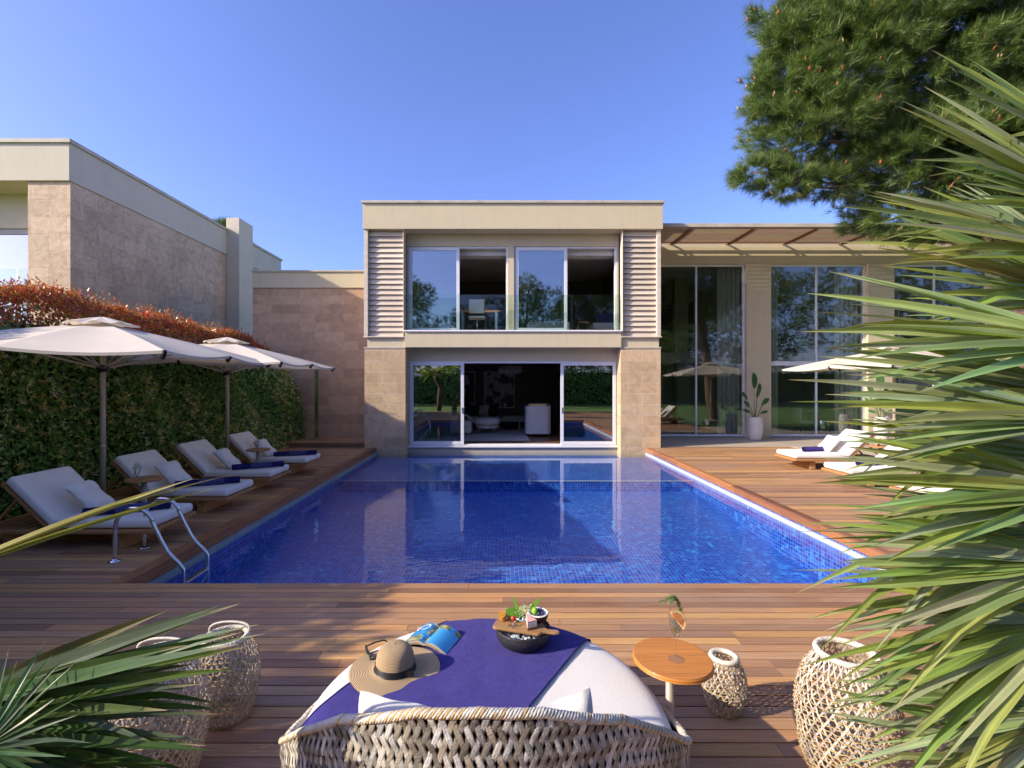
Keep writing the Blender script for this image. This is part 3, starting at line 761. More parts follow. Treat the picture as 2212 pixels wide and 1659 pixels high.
t = thing('chrome_side_table', (-.05, 19.3, .02), 'small chrome pillar side table between ottoman and bench sofa', 'table')
b = MB(); b.lathe([(0,.56),(.26,.56),(.26,.59),(0,.59)], 24, (-.05,19.3,.02)); b.build('top', M['chrome'], t)
b = MB(); b.lathe([(0,0),(.2,0),(.2,.02),(0,.02)], 24, (-.05,19.3,.02)); b.build('base', M['chrome'], t)
for a in range(6):
    b = MB(); x = -.05+.13*math.cos(a*1.047); y = 19.3+.13*math.sin(a*1.047); b.tube([(x,y,.04),(x,y,.58)], .018, 6); b.build('leg', M['chrome'], t)
b = MB(); b.box(-1.3, 1.05, 16.0, 19.6, .022, .036); tag(b.build('rug', M['rug']), 'silver grey rug on the dark parquet inside the open doors', 'rug')
M['art_a'] = None
def art_mat(seed):
    m, nt, out = newmat('abstract print'); p = N(nt, 'BsdfPrincipled'); p.inputs['Roughness'].default_value = .5
    tc = N(nt, 'TexCoord'); mp = N(nt, 'Mapping'); mp.inputs['Location'].default_value = (seed, seed*.7, 0); L(nt, tc.outputs['Object'], mp.inputs[0])
    f = noise(nt, 1.5, 6, vec=mp.outputs[0]); f = ramp(nt, f, .47, .49)
    g = noise(nt, 18, 4, vec=mp.outputs[0])
    c = mixc(nt, f, (.015,.015,.017), (.46,.45,.47)); c = mixc(nt, math_(nt, 'MULTIPLY', g, .3), c, (.6,.6,.62), 'MULTIPLY')
    L(nt, c, p.inputs['Base Color']); L(nt, p.outputs[0], out.inputs[0]); return m
for (x0, x1, lab, sd) in ((-.62, .72, 'tall black and white abstract print on the charcoal wall, uncovered by the door', 3.1), (-2.4, -1.02, 'black and white abstract print half hidden behind the sliding door frame', 8.4)):
    t = thing('wall_print', ((x0+x1)/2, 21.4, .9), lab, 'picture')
    b = MB(); z0, z1 = .82, 2.42
    b.box(x0, x1, 21.36, 21.41, z0, z0+.03); b.box(x0, x1, 21.36, 21.41, z1-.03, z1); b.box(x0, x0+.03, 21.36, 21.41, z0+.03, z1-.03); b.box(x1-.03, x1, 21.36, 21.41, z0+.03, z1-.03)
    b.build('frame', M['white'], t)
    b = MB(); b.box(x0+.03, x1-.03, 21.375, 21.40, z0+.03, z1-.03); b.build('print', art_mat(sd), t)
t = thing('chandelier', (.45, 18.6, 2.3), 'round chandelier of hanging glass rods inside the open doors', 'chandelier')
b = MB(); b.lathe([(.40,2.52),(.46,2.52),(.46,2.56),(.40,2.56)], 32, (.45,18.6,0)); b.tube([(.45,18.6,2.55),(.45,18.6,2.78)], .02, 8); b.bar((.0,18.6,2.54),(.9,18.6,2.54),.02,.02); b.build('ring', M['brass'], t)
b = MB()
for k in range(44):
    a = k/44*6.283
    for rr, z0 in ((.44, 2.33), (.35, 2.27)): b.tube([(.45+rr*math.cos(a),18.6+rr*math.sin(a),z0),(.45+rr*math.cos(a),18.6+rr*math.sin(a),2.52)], .012, 5)
b.build('glass_rods', pm('smoked crystal', (.5,.48,.42), None, 3, 2, .15, spec=.8), t)
# upper rooms
t = thing('writing_desk', (-.6, 16.3, 3.56), 'timber writing desk with a metal leg behind the upper balustrade', 'desk')
b = MB(); b.box(-1.25, .05, 15.95, 16.6, 4.27, 4.33); b.build('desktop', M['teak'], t)
for x in (-.1, -1.22):
    for y in (15.98, 16.5):
        b = MB(); b.box(x, x+.08, y, y+.08, 3.56, 4.269); b.build('leg', M['chrome'], t)
t = thing('office_chair', (-.68, 15.7, 3.56), 'grey office chair tucked at the upstairs desk', 'chair')
b = MB(); b.box(-.95,-.42,15.45,15.9,4.0,4.08); b.build('seat', M['curtain'], t, bevel=.03)
b = MB(); b.box(-.93,-.44,15.40,15.46,4.15,4.6); b.build('backrest', M['curtain'], t, bevel=.03)
b = MB(); b.tube([(-.68,15.68,3.62),(-.68,15.68,4.0)], .025, 8); 
for a in range(5): b.tube([(-.68,15.68,3.64),(-.68+.27*math.cos(a*1.257),15.68+.27*math.sin(a*1.257),3.59)], .018, 6)
b.build('base', M['chrome'], t)
t = thing('dark_stool_chair', (.1, 16.9, 3.56), 'dark upholstered chair beyond the upstairs desk', 'chair')
b = MB(); b.box(-.05,.4,16.8,17.2,3.95,4.1); b.box(-.05,.4,17.15,17.22,4.1,4.5); b.build('seat', M['navy_dark'], t, bevel=.03)
for x in (-.02,.37):
    b = MB(); b.box(x-.02,x+.02,16.82,16.86,3.56,3.949); b.build('leg', M['dark_metal'], t)
t = thing('bed', (1.75, 17.5, 3.56), 'white made bed end behind the upper sliding window', 'bed')
b = MB(); b.box(1.0, 2.42, 16.2, 18.4, 3.62, 4.0); b.build('mattress', M['cushion'], t, bevel=.09, bseg=4)
b = MB(); b.box(1.0, 2.4, 16.25, 18.4, 3.56, 3.62); b.build('base', M['dark_metal'], t)
t = thing('brass_stool', (2.9, 16.6, 3.56), 'thin framed brass stool between bed and grey sofa upstairs', 'stool')
b = MB(); b.box(2.72, 3.08, 16.42, 16.78, 3.98, 4.02); b.build('top', M['teak'], t)
for x, y in ((2.74,16.44),(3.06,16.44),(2.74,16.76),(3.06,16.76)):
    b = MB(); b.tube([(x,y,3.56),(x,y,3.98)], .012, 6); b.build('leg', M['brass'], t)
t = thing('grey_lounge_sofa', (3.8, 16.9, 3.56), 'grey sofa with a dark cushion behind the upper balustrade end', 'sofa')
b = MB(); b.box(3.25, 4.5, 16.5, 17.3, 3.75, 3.99); b.build('seat', M['curtain'], t, bevel=.05, bseg=3)
b = MB(); b.box(3.5, 4.5, 17.2, 17.4, 3.99, 4.4); b.build('backrest', M['navy_dark'], t, bevel=.05, bseg=3)
for x in (3.35, 4.4):
    b = MB(); b.box(x-.02,x+.02,16.55,16.6,3.56,3.75); b.build('leg', M['brass'], t)
t = thing('pendant_lamp', (2.25, 17.2, 5.6), 'cluster of hanging glass pendants near the upper right ceiling', 'lamp')
b = MB()
for dx, dy, z in ((-.12,0,5.35),(.0,.1,5.2),(.1,-.05,5.45),(.06,.12,5.1),(.16,.05,5.3)):
    b.tube([(2.25+dx,17.2+dy,z+.3),(2.25+dx,17.2+dy,6.39)], .006, 5)
b.build('cord', M['dark_metal'], t)
b = MB()
for dx, dy, z in ((-.12,0,5.35),(.0,.1,5.2),(.1,-.05,5.45),(.06,.12,5.1),(.16,.05,5.3)):
    b.tube([(2.25+dx,17.2+dy,z),(2.25+dx,17.2+dy,z+.3)], .028, 8)
b.build('shade', pm('pale glass', (.6,.58,.52), None, 3, 2, .2), t)
# wing contents
t = thing('dark_chandelier', (11.1, 19.2, 4.9), 'black branching chandelier seen through the transom window', 'chandelier')
b = MB(); b.tube([(11.1,19.2,4.2),(11.1,19.2,6.3)], .02, 6)
for k in range(22):
    a = random.uniform(0, 6.28); z = random.uniform(4.2, 5.3); l = random.uniform(.2, .45)
    b.tube([(11.1,19.2,z),(11.1+l*math.cos(a),19.2+l*math.sin(a),z+.02)], .012, 5); b.tube([(11.1+l*math.cos(a),19.2+l*math.sin(a),z-.12),(11.1+l*math.cos(a),19.2+l*math.sin(a),z+.14)], .018, 5)
b.build('branch', M['black'], t)
t = thing('glass_drum_table', (12.0, 17.9, .03), 'metal drum side table with flowers behind the open wing door', 'table')
b = MB(); b.lathe([(0,.05),(.2,.05),(.22,.1),(.22,.5),(.2,.55),(0,.55)], 24, (12.0,17.9,.03)); b.build('drum', M['chrome'], t)
b = MB(); b.lathe([(0,.75),(.3,.75),(.3,.78),(0,.78)], 24, (11.85,18.4,.03)); b.tube([(11.85,18.4,.03),(11.85,18.4,.78)], .03, 8); b.build('top', M['black'], t)
t = thing('dark_dining_chair', (11.5, 18.2, .03), 'dark upholstered chair indoors beside the metal drum table', 'chair')
b = MB(); b.box(11.25,11.75,18.0,18.5,.42,.52); b.box(11.25,11.32,18.0,18.5,.52,1.0); b.build('seat', M['curtain'], t, bevel=.03)
for x, y in ((11.28,18.03),(11.72,18.03),(11.28,18.47),(11.72,18.47)):
    b = MB(); b.box(x-.02,x+.02,y-.02,y+.02,.03,.42); b.build('leg', M['dark_metal'], t)
# ================================================================== FOLIAGE
def leaf_quads(P, D, Nn, ln, wd, col, mb, mi=0, fold=.15):
    """bent leaves: P bases, D directions, Nn normals, all (n,3); ln, wd, (n,)"""
    n = len(P)
    D = D/np.linalg.norm(D, axis=1, keepdims=True)
    S = np.cross(D, Nn); S /= np.maximum(np.linalg.norm(S, axis=1, keepdims=True), 1e-6)
    U = np.cross(S, D)
    ln = ln[:, None]; wd = wd[:, None]
    a = P; b_ = P + D*ln*.5 + S*wd*.5 + U*wd*fold; c = P + D*ln; d = P + D*ln*.5 - S*wd*.5 + U*wd*fold
    V = np.stack([a, b_, c, d], 1).reshape(-1, 3)
    f = np.arange(4*n).reshape(n, 4)
    mb.add(V, f, mi, np.repeat(col, 4, 0))
def unit(n, r=rng):
    v = r.normal(size=(n, 3)); return v/np.linalg.norm(v, axis=1, keepdims=True)
def pal(n, cols, jit=.25, r=rng, w=None):
    c = np.array(cols)[r.choice(len(cols), n, p=w)]
    return c*(1+r.uniform(-jit, jit, (n, 1)))
def smooth_noise(y, z, seed=0):
    r = np.random.default_rng(seed); o = np.zeros_like(y)
    for k in range(10):
        f = r.uniform(.5, 4.0, 2); p = r.uniform(0, 6.28); o += np.sin(f[0]*y + f[1]*z*1.3 + p)/(1+.4*k)
    return o/3
# honeysuckle hedge: a long face towards the deck, foliage right down to the boards
HX, HT = -6.42, 2.62
hg = thing('honeysuckle_hedge', (-6.9, 8, 0), 'dark green honeysuckle hedge with cream and yellow flowers behind the shaded loungers', 'hedge')
def hedge_face(n, y0, y1, r):
    y = r.uniform(y0, y1, n); t = r.uniform(0, 1.22, n)
    z = np.where(t < 1, t*HT, HT + r.normal(0, .05, n))
    x = HX - .10*(z/HT) - np.where(t >= 1, (t-1)/.22*.9, 0)
    end = np.clip((y-14.3)/1.4, 0, 1)
    z = z*(1-.25*end**2); x = x + .25*end*(1-z/HT) - .25*end*(z/HT)
    x = x + .16*smooth_noise(y, z, 3)
    z = np.where(t >= 1, z + .10*smooth_noise(y, x*2, 8), z)
    return np.stack([x, y, np.maximum(z, .02)], 1), t
mb = MB()
for (n, y0, y1, sz) in ((52000, 4.6, 15.75, 1.0), (9000, -2.8, 4.6, 1.9)):
    P, t = hedge_face(n, y0, y1, rng)
    P[:, 0] += rng.uniform(-.30, .10, n)*1.0
    out = np.array([[.8, -.12, .35]]) + .75*unit(n)
    out[t >= 1] = np.array([[.2, 0, .9]]) + .8*unit((t >= 1).sum())
    D = np.cross(out, unit(n)); D[:, 2] -= .25
    c = pal(n, [(.10,.215,.035), (.135,.28,.045), (.07,.16,.03), (.18,.33,.055), (.25,.38,.07)], .3)
    leaf_quads(P, D, out, rng.uniform(.05, .095, n)*sz, rng.uniform(.028, .05, n)*sz, c, mb)
mb.build('foliage', M['leaf_h'], hg)
mb = MB(); mb.box(-7.25, HX-.42, -2.9, 15.2, -.05, HT-.22); mb.build('dark_backing', M['inner_dark'], hg)  # dark box backing the leaves
mb = MB()
nfl = 1900
P, t = hedge_face(nfl, 4.8, 15.3, rng); keep = (smooth_noise(P[:,1]*1.2, P[:,2]*1.2, 11) > -.12) & (t < 1.02) & (P[:,2] < 2.35); P = P[keep]; nfl = len(P)
P[:, 0] += rng.uniform(.03, .17, nfl)
k = 11
PP = np.repeat(P, k, 0) + rng.normal(0, .014, (nfl*k, 3))
D = np.array([[.8, -.3, .2]]) + .9*unit(nfl*k)
c = np.repeat(pal(nfl, [(.80,.72,.42), (.78,.62,.22), (.82,.78,.60), (.70,.52,.16)], .2), k, 0)
leaf_quads(PP, D, unit(nfl*k), rng.uniform(.035, .065, nfl*k), rng.uniform(.010, .018, nfl*k), c, mb)
mb.build('blossom', M['flower'], hg)['kind'] = 'stuff'
# red photinia hedge behind it
rg = thing('red_photinia_hedge', (-8.2, 7, 0), 'tall hedge with red and copper young leaves rising behind the green hedge', 'hedge')
def red_top(y): return 3.36 + .06*np.sin(y*.9) + .05*np.sin(y*2.3+1) - .35*np.clip((y-12.6)/3, 0, 1)**2
mb = MB()
for (n, y0, y1, sz) in ((46000, 5.2, 15.75, 1.0), (7000, -2.8, 5.2, 2.2)):
    y = rng.uniform(y0, y1, n); t = rng.uniform(0, 1.5, n)
    top = red_top(y)
    z = np.where(t < 1, 2.0 + (top-2.0)*t, top + rng.normal(0, .05, n))
    x = -7.35 - np.where(t < 1, .12*t, .12+(t-1)/.5*1.25)
    x = x + .13*smooth_noise(y, z, 5) + rng.uniform(-.2, .06, n)
    z = z + np.where(t >= 1, .09*smooth_noise(y*2, x*2, 6), 0)
    P = np.stack([x, y, z], 1)
    out = np.where((t < 1)[:, None], np.array([[.75, -.15, .45]]), np.array([[.1, -.1, .9]])) + .7*unit(n)
    D = np.cross(out, unit(n)); D[:, 2] += .55
    hi = np.clip((z - (top-.75))/.8, 0, 1)
    red = pal(n, [(.50,.085,.03), (.55,.14,.04), (.42,.06,.03), (.58,.21,.05), (.34,.26,.06)], .3)
    low = pal(n, [(.19,.085,.04), (.13,.11,.04), (.23,.075,.045), (.10,.125,.04)], .3)
    m_ = (rng.uniform(0, 1, n) < (.12+.88*hi))[:, None]
    c = np.where(m_, red, low)
    leaf_quads(P, D, out, rng.uniform(.055, .10, n)*sz, rng.uniform(.024, .042, n)*sz, c, mb)
# upright young shoots along the top
ns = 420
y = rng.uniform(5.5, 15.2, ns); x = -7.45 - rng.uniform(0, 1.0, ns); z0 = red_top(y) - .02; hh = rng.uniform(.06, .30, ns)**1.0
for q in range(9):
    f = q/8
    P = np.stack([x + rng.normal(0, .012, ns), y + rng.normal(0, .012, ns), z0 + hh*f], 1)
    D = unit(ns)*.9; D[:, 2] = np.abs(D[:, 2]) + .5
    leaf_quads(P, D, unit(ns), rng.uniform(.05, .085, ns), rng.uniform(.02, .03, ns), pal(ns, [(.40,.09,.04), (.46,.15,.05), (.40,.24,.07)], .25), mb)
mb.build('foliage', M['leaf_r'], rg)
mb = MB(); mb.box(-8.5, -7.62, -2.9, 15.3, -.05, 2.9); mb.build('dark_backing', M['inner_dark'], rg)

# pines
def tufts(mb, P, D, nn, ln, wd, cols, r):
    """needle tufts: P (n,3) shoot bases, D shoot directions; nn needles each"""
    n = len(P); D = D/np.linalg.norm(D, axis=1, keepdims=True)
    PP = np.repeat(P, nn, 0); DD = np.repeat(D, nn, 0)
    s = r.uniform(0, 1, (n*nn, 1)); L_ = np.repeat(ln, nn)*r.uniform(.75, 1.1, n*nn)
    base = PP + DD*s*.55*L_[:, None]
    u = unit(n*nn, r); u -= DD*np.sum(u*DD, 1, keepdims=True); u /= np.maximum(np.linalg.norm(u, axis=1, keepdims=True), 1e-6)
    dirn = DD*r.uniform(.7, 1.15, (n*nn, 1)) + u*r.uniform(.45, .95, (n*nn, 1)); dirn[:, 2] -= .10
    dirn /= np.linalg.norm(dirn, axis=1, keepdims=True)
    S = np.cross(dirn, unit(n*nn, r)); S /= np.maximum(np.linalg.norm(S, axis=1, keepdims=True), 1e-6)
    w = wd
    tip = base + dirn*L_[:, None]
    V = np.stack([base - S*w, base + S*w, tip], 1).reshape(-1, 3)
    f = np.arange(3*n*nn).reshape(-1, 3)
    c = np.repeat(pal(n, cols, .22, r), nn, 0)*(1+r.uniform(-.18, .18, (n*nn, 1)))
    mb.add(V, f, 0, np.repeat(c, 3, 0))
NEED = [(.085,.145,.03), (.115,.18,.038), (.15,.21,.045), (.07,.12,.03), (.13,.185,.04)]
def limb(mb, a, b_, r0, r1, sag=.2, n=8, seed=0):
    r = np.random.default_rng(seed); a = np.array(a); b_ = np.array(b_); t = np.linspace(0, 1, n)[:, None]
    p = a + (b_-a)*t; p[:, 2] += sag*np.sin(t[:, 0]*np.pi); p[1:-1] += r.normal(0, .06, (n-2, 3))
    mb.tube(p, np.linspace(r0, r1, n), 7); return p
pine = thing('pine_tree', (10.6, 9.6, -.07), 'large umbrella pine with a dense rounded needle crown over the wing roof', 'tree')
lobes = [((8.0,9.3,8.2),(2.5,2.0,2.05)), ((6.3,9.2,7.9),(1.35,1.3,1.25)), ((6.1,9.4,6.85),(1.25,1.2,.85)), ((8.4,9.2,6.1),(2.0,1.7,.95)), ((7.2,9.0,9.6),(1.9,1.7,1.2)), ((10.8,9.6,7.6),(2.8,2.3,2.2)),
         ((10.2,9.4,5.75),(1.6,1.5,.75)), ((5.55,9.3,5.75),(.50,.5,.22)), ((4.95,9.3,5.95),(.42,.4,.24)), ((6.35,9.2,5.75),(.55,.5,.28)), ((12.6,9.8,7.9),(2.4,2.2,2.4)), ((9.6,9.5,9.8),(2.6,2.2,1.3)), ((7.6,9.2,5.05),(.9,.8,.32)), ((8.9,9.2,5.0),(1.0,.9,.4)),
         ((5.6,9.2,8.35),(.7,.7,.5)), ((5.35,9.2,7.45),(.62,.6,.42)), ((5.7,9.3,9.2),(.7,.7,.55))]
r9 = np.random.default_rng(21)
Ps, Ds = [], []
for (c, e) in lobes:
    c = np.array(c); e = np.array(e); vol = e[0]*e[1] + e[1]*e[2] + e[0]*e[2]
    n = int(560*vol**.98) + 60
    d = unit(n, r9); rad = r9.uniform(.60, 1.05, (n, 1))
    # boughs: pull shoots towards a set of bough ends so gaps open between them
    nb = max(6, int(n/34)); bd = unit(nb, r9); bl = r9.uniform(.8, 1.06, (nb, 1))
    idx = np.argmax(d @ bd.T, 1)
    d2 = d*.58 + bd[idx]*.42; d2 /= np.linalg.norm(d2, axis=1, keepdims=True)
    Ps.append(c + d2*rad*e*bl[idx]); dd = d2*.8; dd[:, 2] += .5; dd += .45*unit(n, r9); Ds.append(dd)
P = np.concatenate(Ps); D = np.concatenate(Ds)
keep = (P[:, 0] < 12.9)
P, D = P[keep], D[keep]
mb = MB(); tufts(mb, P, D, 24, r9.uniform(.15, .23, len(P)), .0030, NEED, r9)
crown = mb.build('crown', M['needle'], pine)
mb = MB()
sel = r9.choice(len(P), 1100, replace=False)
Dn = D[sel]/np.linalg.norm(D[sel], axis=1, keepdims=True)
for p, d in zip(P[sel] + Dn*.12, Dn):
    d = d*.4 + np.array([0, 0, .6]); d /= np.linalg.norm(d)
    kk = r9.integers(1, 4); cc = (.42,.13,.05) if r9.uniform() < .7 else (.50,.36,.17)
    for q in range(kk):
        o_ = r9.normal(0, .012, 3)
        mb.tube([p+o_, p+o_+d*.03, p+o_+d*r9.uniform(.05, .09)], [.011, .012, .003], 5, 0, cc)
mb.build('pollen_cones', pm('russet cones', (.9,.9,.9), None, 20, 2, .7, attr=True), pine)['kind'] = 'stuff'
mb = MB()
limb(mb, (10.9, 9.7, -.1), (10.3, 9.6, 5.2), .26, .19, 0, 10, 1)
for k, (b2, s_) in enumerate((((7.6,9.3,7.6),.3), ((6.4,9.3,6.6),.25), ((8.4,9.2,5.9),.15), ((11.8,9.8,8.0),.3), ((9.2,9.4,9.0),.3), ((7.2,9.1,9.2),.4))):
    limb(mb, (10.3, 9.6, 5.0), b2, .13, .035, s_, 9, 30+k)
limb(mb, (8.4,9.2,5.9), (5.2,9.3,5.78), .045, .012, -.12, 9, 40); limb(mb, (6.6,9.25,5.72), (4.85,9.3,6.0), .02, .008, .05, 7, 41)
limb(mb, (6.2,9.25,5.72), (5.6,9.3,5.45), .012, .005, .02, 5, 42); limb(mb, (9.4,9.3,5.6), (7.3,9.2,5.0), .035, .01, .05, 7, 43)
mb.build('trunk', M['bark'], pine)

# a general pine for the far trees
def small_pine(name, loc, label, seed, h=11, rad=2.6, parts=None, tr=.32):
    r = np.random.default_rng(seed); t = thing(name, loc, label, 'tree', 'pines beyond the garden')
    P, D = [], []
    for k in range(15):
        c = np.array([r.normal(0, rad*.42), r.normal(0, rad*.42), h*(tr+.1) + h*(.9-tr)*k/14]); e = rad*(1.0 - .5*abs(k/14-.35))*.62
        n = 230; d = unit(n, r); rr = r.uniform(.55, 1.05, (n, 1)); P.append(c + d*rr*np.array([e, e, e*.7])); dd = d.copy(); dd[:, 2] += .5; D.append(dd)
    P = np.concatenate(P); D = np.concatenate(D)
    mb = MB(); tufts(mb, P, D, 12, r.uniform(.35, .55, len(P)), .014, NEED, r); mb.build('crown', M['needle'], t, world=False)
    mb = MB(); limb(mb, (0,0,0), (.3,.1,h*.9), .22, .05, 0, 9, seed)
    for k in range(8):
        z = h*(tr+.08) + k*h*.07; a = r.uniform(0, 6.28); limb(mb, (.1,0,z), (rad*.8*math.cos(a), rad*.8*math.sin(a), z+.5), .06, .015, .1, 6, seed+k)
    mb.build('trunk', M['bark'], t, world=False)
    return t
p1 = small_pine('pine_tree', (-17.3, 30.5, 0), 'pine tip poking over the neighbour villa roof next to its chimney', 51, 11.75, 1.0)
p2 = small_pine('pine_tree', (2.5, -17, 0), 'tall pine with bare trunk mirrored in the villa windows', 52, 11.0, 4.0, tr=.22)
for i, (x, y, s_, rz) in enumerate(((-9.5,-20,1.05,1.0), (-3.5,-21,.8,2.0), (7.5,-19,.9,3.0), (12.5,-22,1.1,4.1), (18,-15,.95,5.0), (24,-9,1.0,.4), (28,0,1.05,2.6), (-15,-24,1.1,1.7), (31,8,1.0,1.1), (15,-10,.75,.9), (20,-24,1.2,.2))):
    dup(p2, (x, y, 0), rz, 'pine of the dark row across the garden, seen only mirrored in glass', s_)
# clipped far hedge across the garden, mirrored in the glass
mb = MB()
n = 16000; x = rng.uniform(-16, 34, n); z = rng.uniform(0, 3.0, n); y = -12.5 + .5*smooth_noise(x, z, 15) + rng.uniform(-.4, .2, n)
leaf_quads(np.stack([x, y, z], 1), np.cross(unit(n), np.array([[0,1,.3]])), np.array([[0,.9,.4]])+.6*unit(n), rng.uniform(.15,.30,n), rng.uniform(.08,.16,n), pal(n, [(.14,.28,.045),(.19,.35,.055),(.10,.20,.035)], .3), mb)
bk = thing('garden_hedge', (9, -12.8, 0), 'leafy green hedge across the garden, seen mirrored in the wing glass', 'hedge')
mb.build('foliage', M['leaf_h'], bk)
mb = MB(); mb.box(-16, 34, -13.4, -12.9, 0, 2.8); mb.build('dark_backing', M['inner_dark'], bk)

# fan palms
def frond(mb, hub, d, nrm, ln, nb=30, spread=115, wmax=.042, droop=.25, r=rng, col=None, bend=.0, tipdry=.5, split=.30):
    d = Vector(d).normalized(); nrm = Vector(nrm); nrm = (nrm - d*nrm.dot(d)).normalized(); s = d.cross(nrm)
    hub = Vector(hub); m = 10
    base = np.array(col if col else (.235,.31,.085))
    for k in range(nb):
        f = (k+.5)/nb*2-1; a = R(spread*f) + r.normal(0, .022)
        L_ = ln*(1-.16*abs(f)**2)*r.uniform(.84, 1.08)
        bd = d*math.cos(a) + s*math.sin(a)
        up = nrm*(.08*math.cos(a*1.2) + r.normal(0, .03))
        dr = droop*r.uniform(.2, 1.1)*(1+.5*abs(f))
        kink = r.uniform(.6, .85) if r.uniform() < .16 else 2; kd = Vector((0, 0, -1))*r.uniform(.1, .5) + s*r.normal(0, .2)
        t = np.linspace(0, 1, m)
        tw = r.normal(0, .55); side0 = nrm.cross(bd).normalized(); fold = r.uniform(.45, 1.0)
        V = []
        for q in t:
            p = hub + bd*(L_*q) + up*(L_*math.sin(q*1.4)*.7) + Vector((0, 0, -1))*(dr*L_*q**2.6)
            if q > kink: p = p + kd*(L_*(q-kink))
            fw = wmax*(np.interp(q, [0, .12, split, .55, .8, 1], [.14, .40, 1.0, .88, .50, .02]))*ln/.8
            sd = (side0*math.cos(tw*q) + nrm*math.sin(tw*q)); n2 = (nrm*math.cos(tw*q) - side0*math.sin(tw*q))
            for e_ in (-1, -.5, 0, .5, 1): V.append(tuple(p + sd*(fw*e_) - n2*(fw*fold*(1-abs(e_)))))
        V = np.array(V)
        i = np.arange(m-1)[:, None]*5
        fc = np.concatenate([np.concatenate([i+c, i+5+c, i+6+c, i+1+c], 1) for c in range(4)])
        bc = base*r.uniform(.70, 1.30)*np.array([r.uniform(.82, 1.25), 1, r.uniform(.7, 1.5)])
        if r.uniform() < .04: bc = np.array((.30,.27,.12))*r.uniform(.7, 1.1)*max(base.max()*4, .4)
        if r.uniform() < .35: bc = bc*.5 + .5*np.array((.30,.33,.26))*base.max()/.30
        C = np.repeat(bc[None], 5*m, 0)
        C[2::5] *= 1.35; C[1::5] *= .88; C[0::5] *= 1.08; C[4::5] *= 1.12
        C *= (1 + .10*np.repeat(r.normal(0, 1, m), 5))[:, None]
        if r.uniform() < tipdry:
            k0 = m-1
            C[5*k0:] = np.array((.42,.34,.19))*r.uniform(.7, 1.2)
        mb.add(V, fc, 0, C, False)
def petiole(mb, hub, d, ln, r=.012, sag=-.1):
    hub = Vector(hub); d = Vector(d).normalized()
    pts = [hub - d*(ln*q) + Vector((0, 0, sag*q*q)) for q in np.linspace(0, 1, 7)]
    mb.tube(pts, np.linspace(r*.7, r*1.5, 7), 6, 0, (.16,.22,.05))
palm = thing('fan_palm', (3.0, 1.9, -.07), 'large bright green fan palm with long pointed leaves beside the big wicker lantern', 'palm')
rp = np.random.default_rng(5)
def pf(u, v, y, ang, ln, nb=30, spread=100, tilt=(0, -.75, .65), dy=0, droop=.22, w=.042, parent=palm, r=rp, col=None, split=.3, pl=.7):
    hub = at(u, v, y); a = R(ang); d = Vector((math.cos(a), dy, math.sin(a)))
    mb = MB(); frond(mb, hub, d, tilt, ln, nb, spread, w, droop, r, col, split=split); petiole(mb, hub, d, pl)
    return mb.build('frond', M['palm'], parent)
# angle 180 points towards the pool; hubs lie beyond the picture's edge
for u_, v_, y_, a_, l_, n_, sp_, dr_, w_ in (
    (2400, 350, 2.40, 150, 1.00, 10, 20, .02, .026), (2420, 470, 2.25, 160, 1.14, 12, 22, .03, .027), (2400, 560, 2.05, 167, 1.16, 11, 17, .05, .026),
    (2400, 650, 2.30, 169, 1.26, 12, 20, .05, .026), (2390, 740, 1.90, 176, 1.10, 11, 17, .05, .026), (2380, 860, 2.05, 174, 1.18, 11, 15, .06, .025),
    (2360, 900, 1.75, 177, 1.00, 11, 16, .05, .027), (2370, 990, 1.95, 179, 1.10, 11, 16, .07, .025), (2360, 1060, 1.72, 178, 1.00, 12, 18, .05, .027),
    (2350, 1150, 1.85, 182, 1.04, 11, 17, .08, .026), (2340, 1215, 1.68, 181, .96, 12, 18, .08, .026), (2330, 1290, 1.80, 184, .98, 12, 22, .12, .025),
    (2310, 1345, 1.68, 192, .86, 11, 24, .14, .025), (2330, 1440, 1.85, 195, .90, 11, 24, .14, .024), (2330, 1540, 1.62, 186, .78, 12, 22, .10, .025), (2320, 1650, 1.60, 178, .76, 12, 26, .08, .025)):
    pf(u_, v_, y_, a_, l_, n_+2, sp_*1.1, (rp.normal(-.03, .10), -.78, rp.uniform(.45, .75)), rp.uniform(-.02, .10), dr_, w_*.70)
# thinner, further leaves filling the heart of the palm
pf(2300, 720, 2.75, 184, .90, 20, 46, (.1,-.7,.7), .0, .14, .017)
pf(2260, 1000, 2.70, 192, .75, 20, 60, (.2,-.7,.6), .0, .2, .015)
pf(2270, 1130, 2.6, 188, .78, 20, 55, (.1,-.6,.8), .0, .25, .015)
pf(2220, 1020, 2.45, 238, .62, 18, 48, (.3,-.8,.3), .0, .2, .012)
pf(2240, 1260, 2.45, 150, .62, 18, 50, (.2,-.8,.4), .0, .2, .013)
pf(2230, 1420, 2.35, 228, .56, 18, 48, (.2,-.7,.5), .0, .2, .013)
pf(2330, 560, 2.6, 165, .85, 20, 42, (-.1,-.8,.5), .0, .08, .018)
mb = MB()
for k in range(9):
    z = k*.18; mb.lathe([(.15,z),(.19,z+.02),(.16,z+.17)], 14, (3.0,1.9,-.07), 0)
mb.build('trunk', M['bark'], palm)
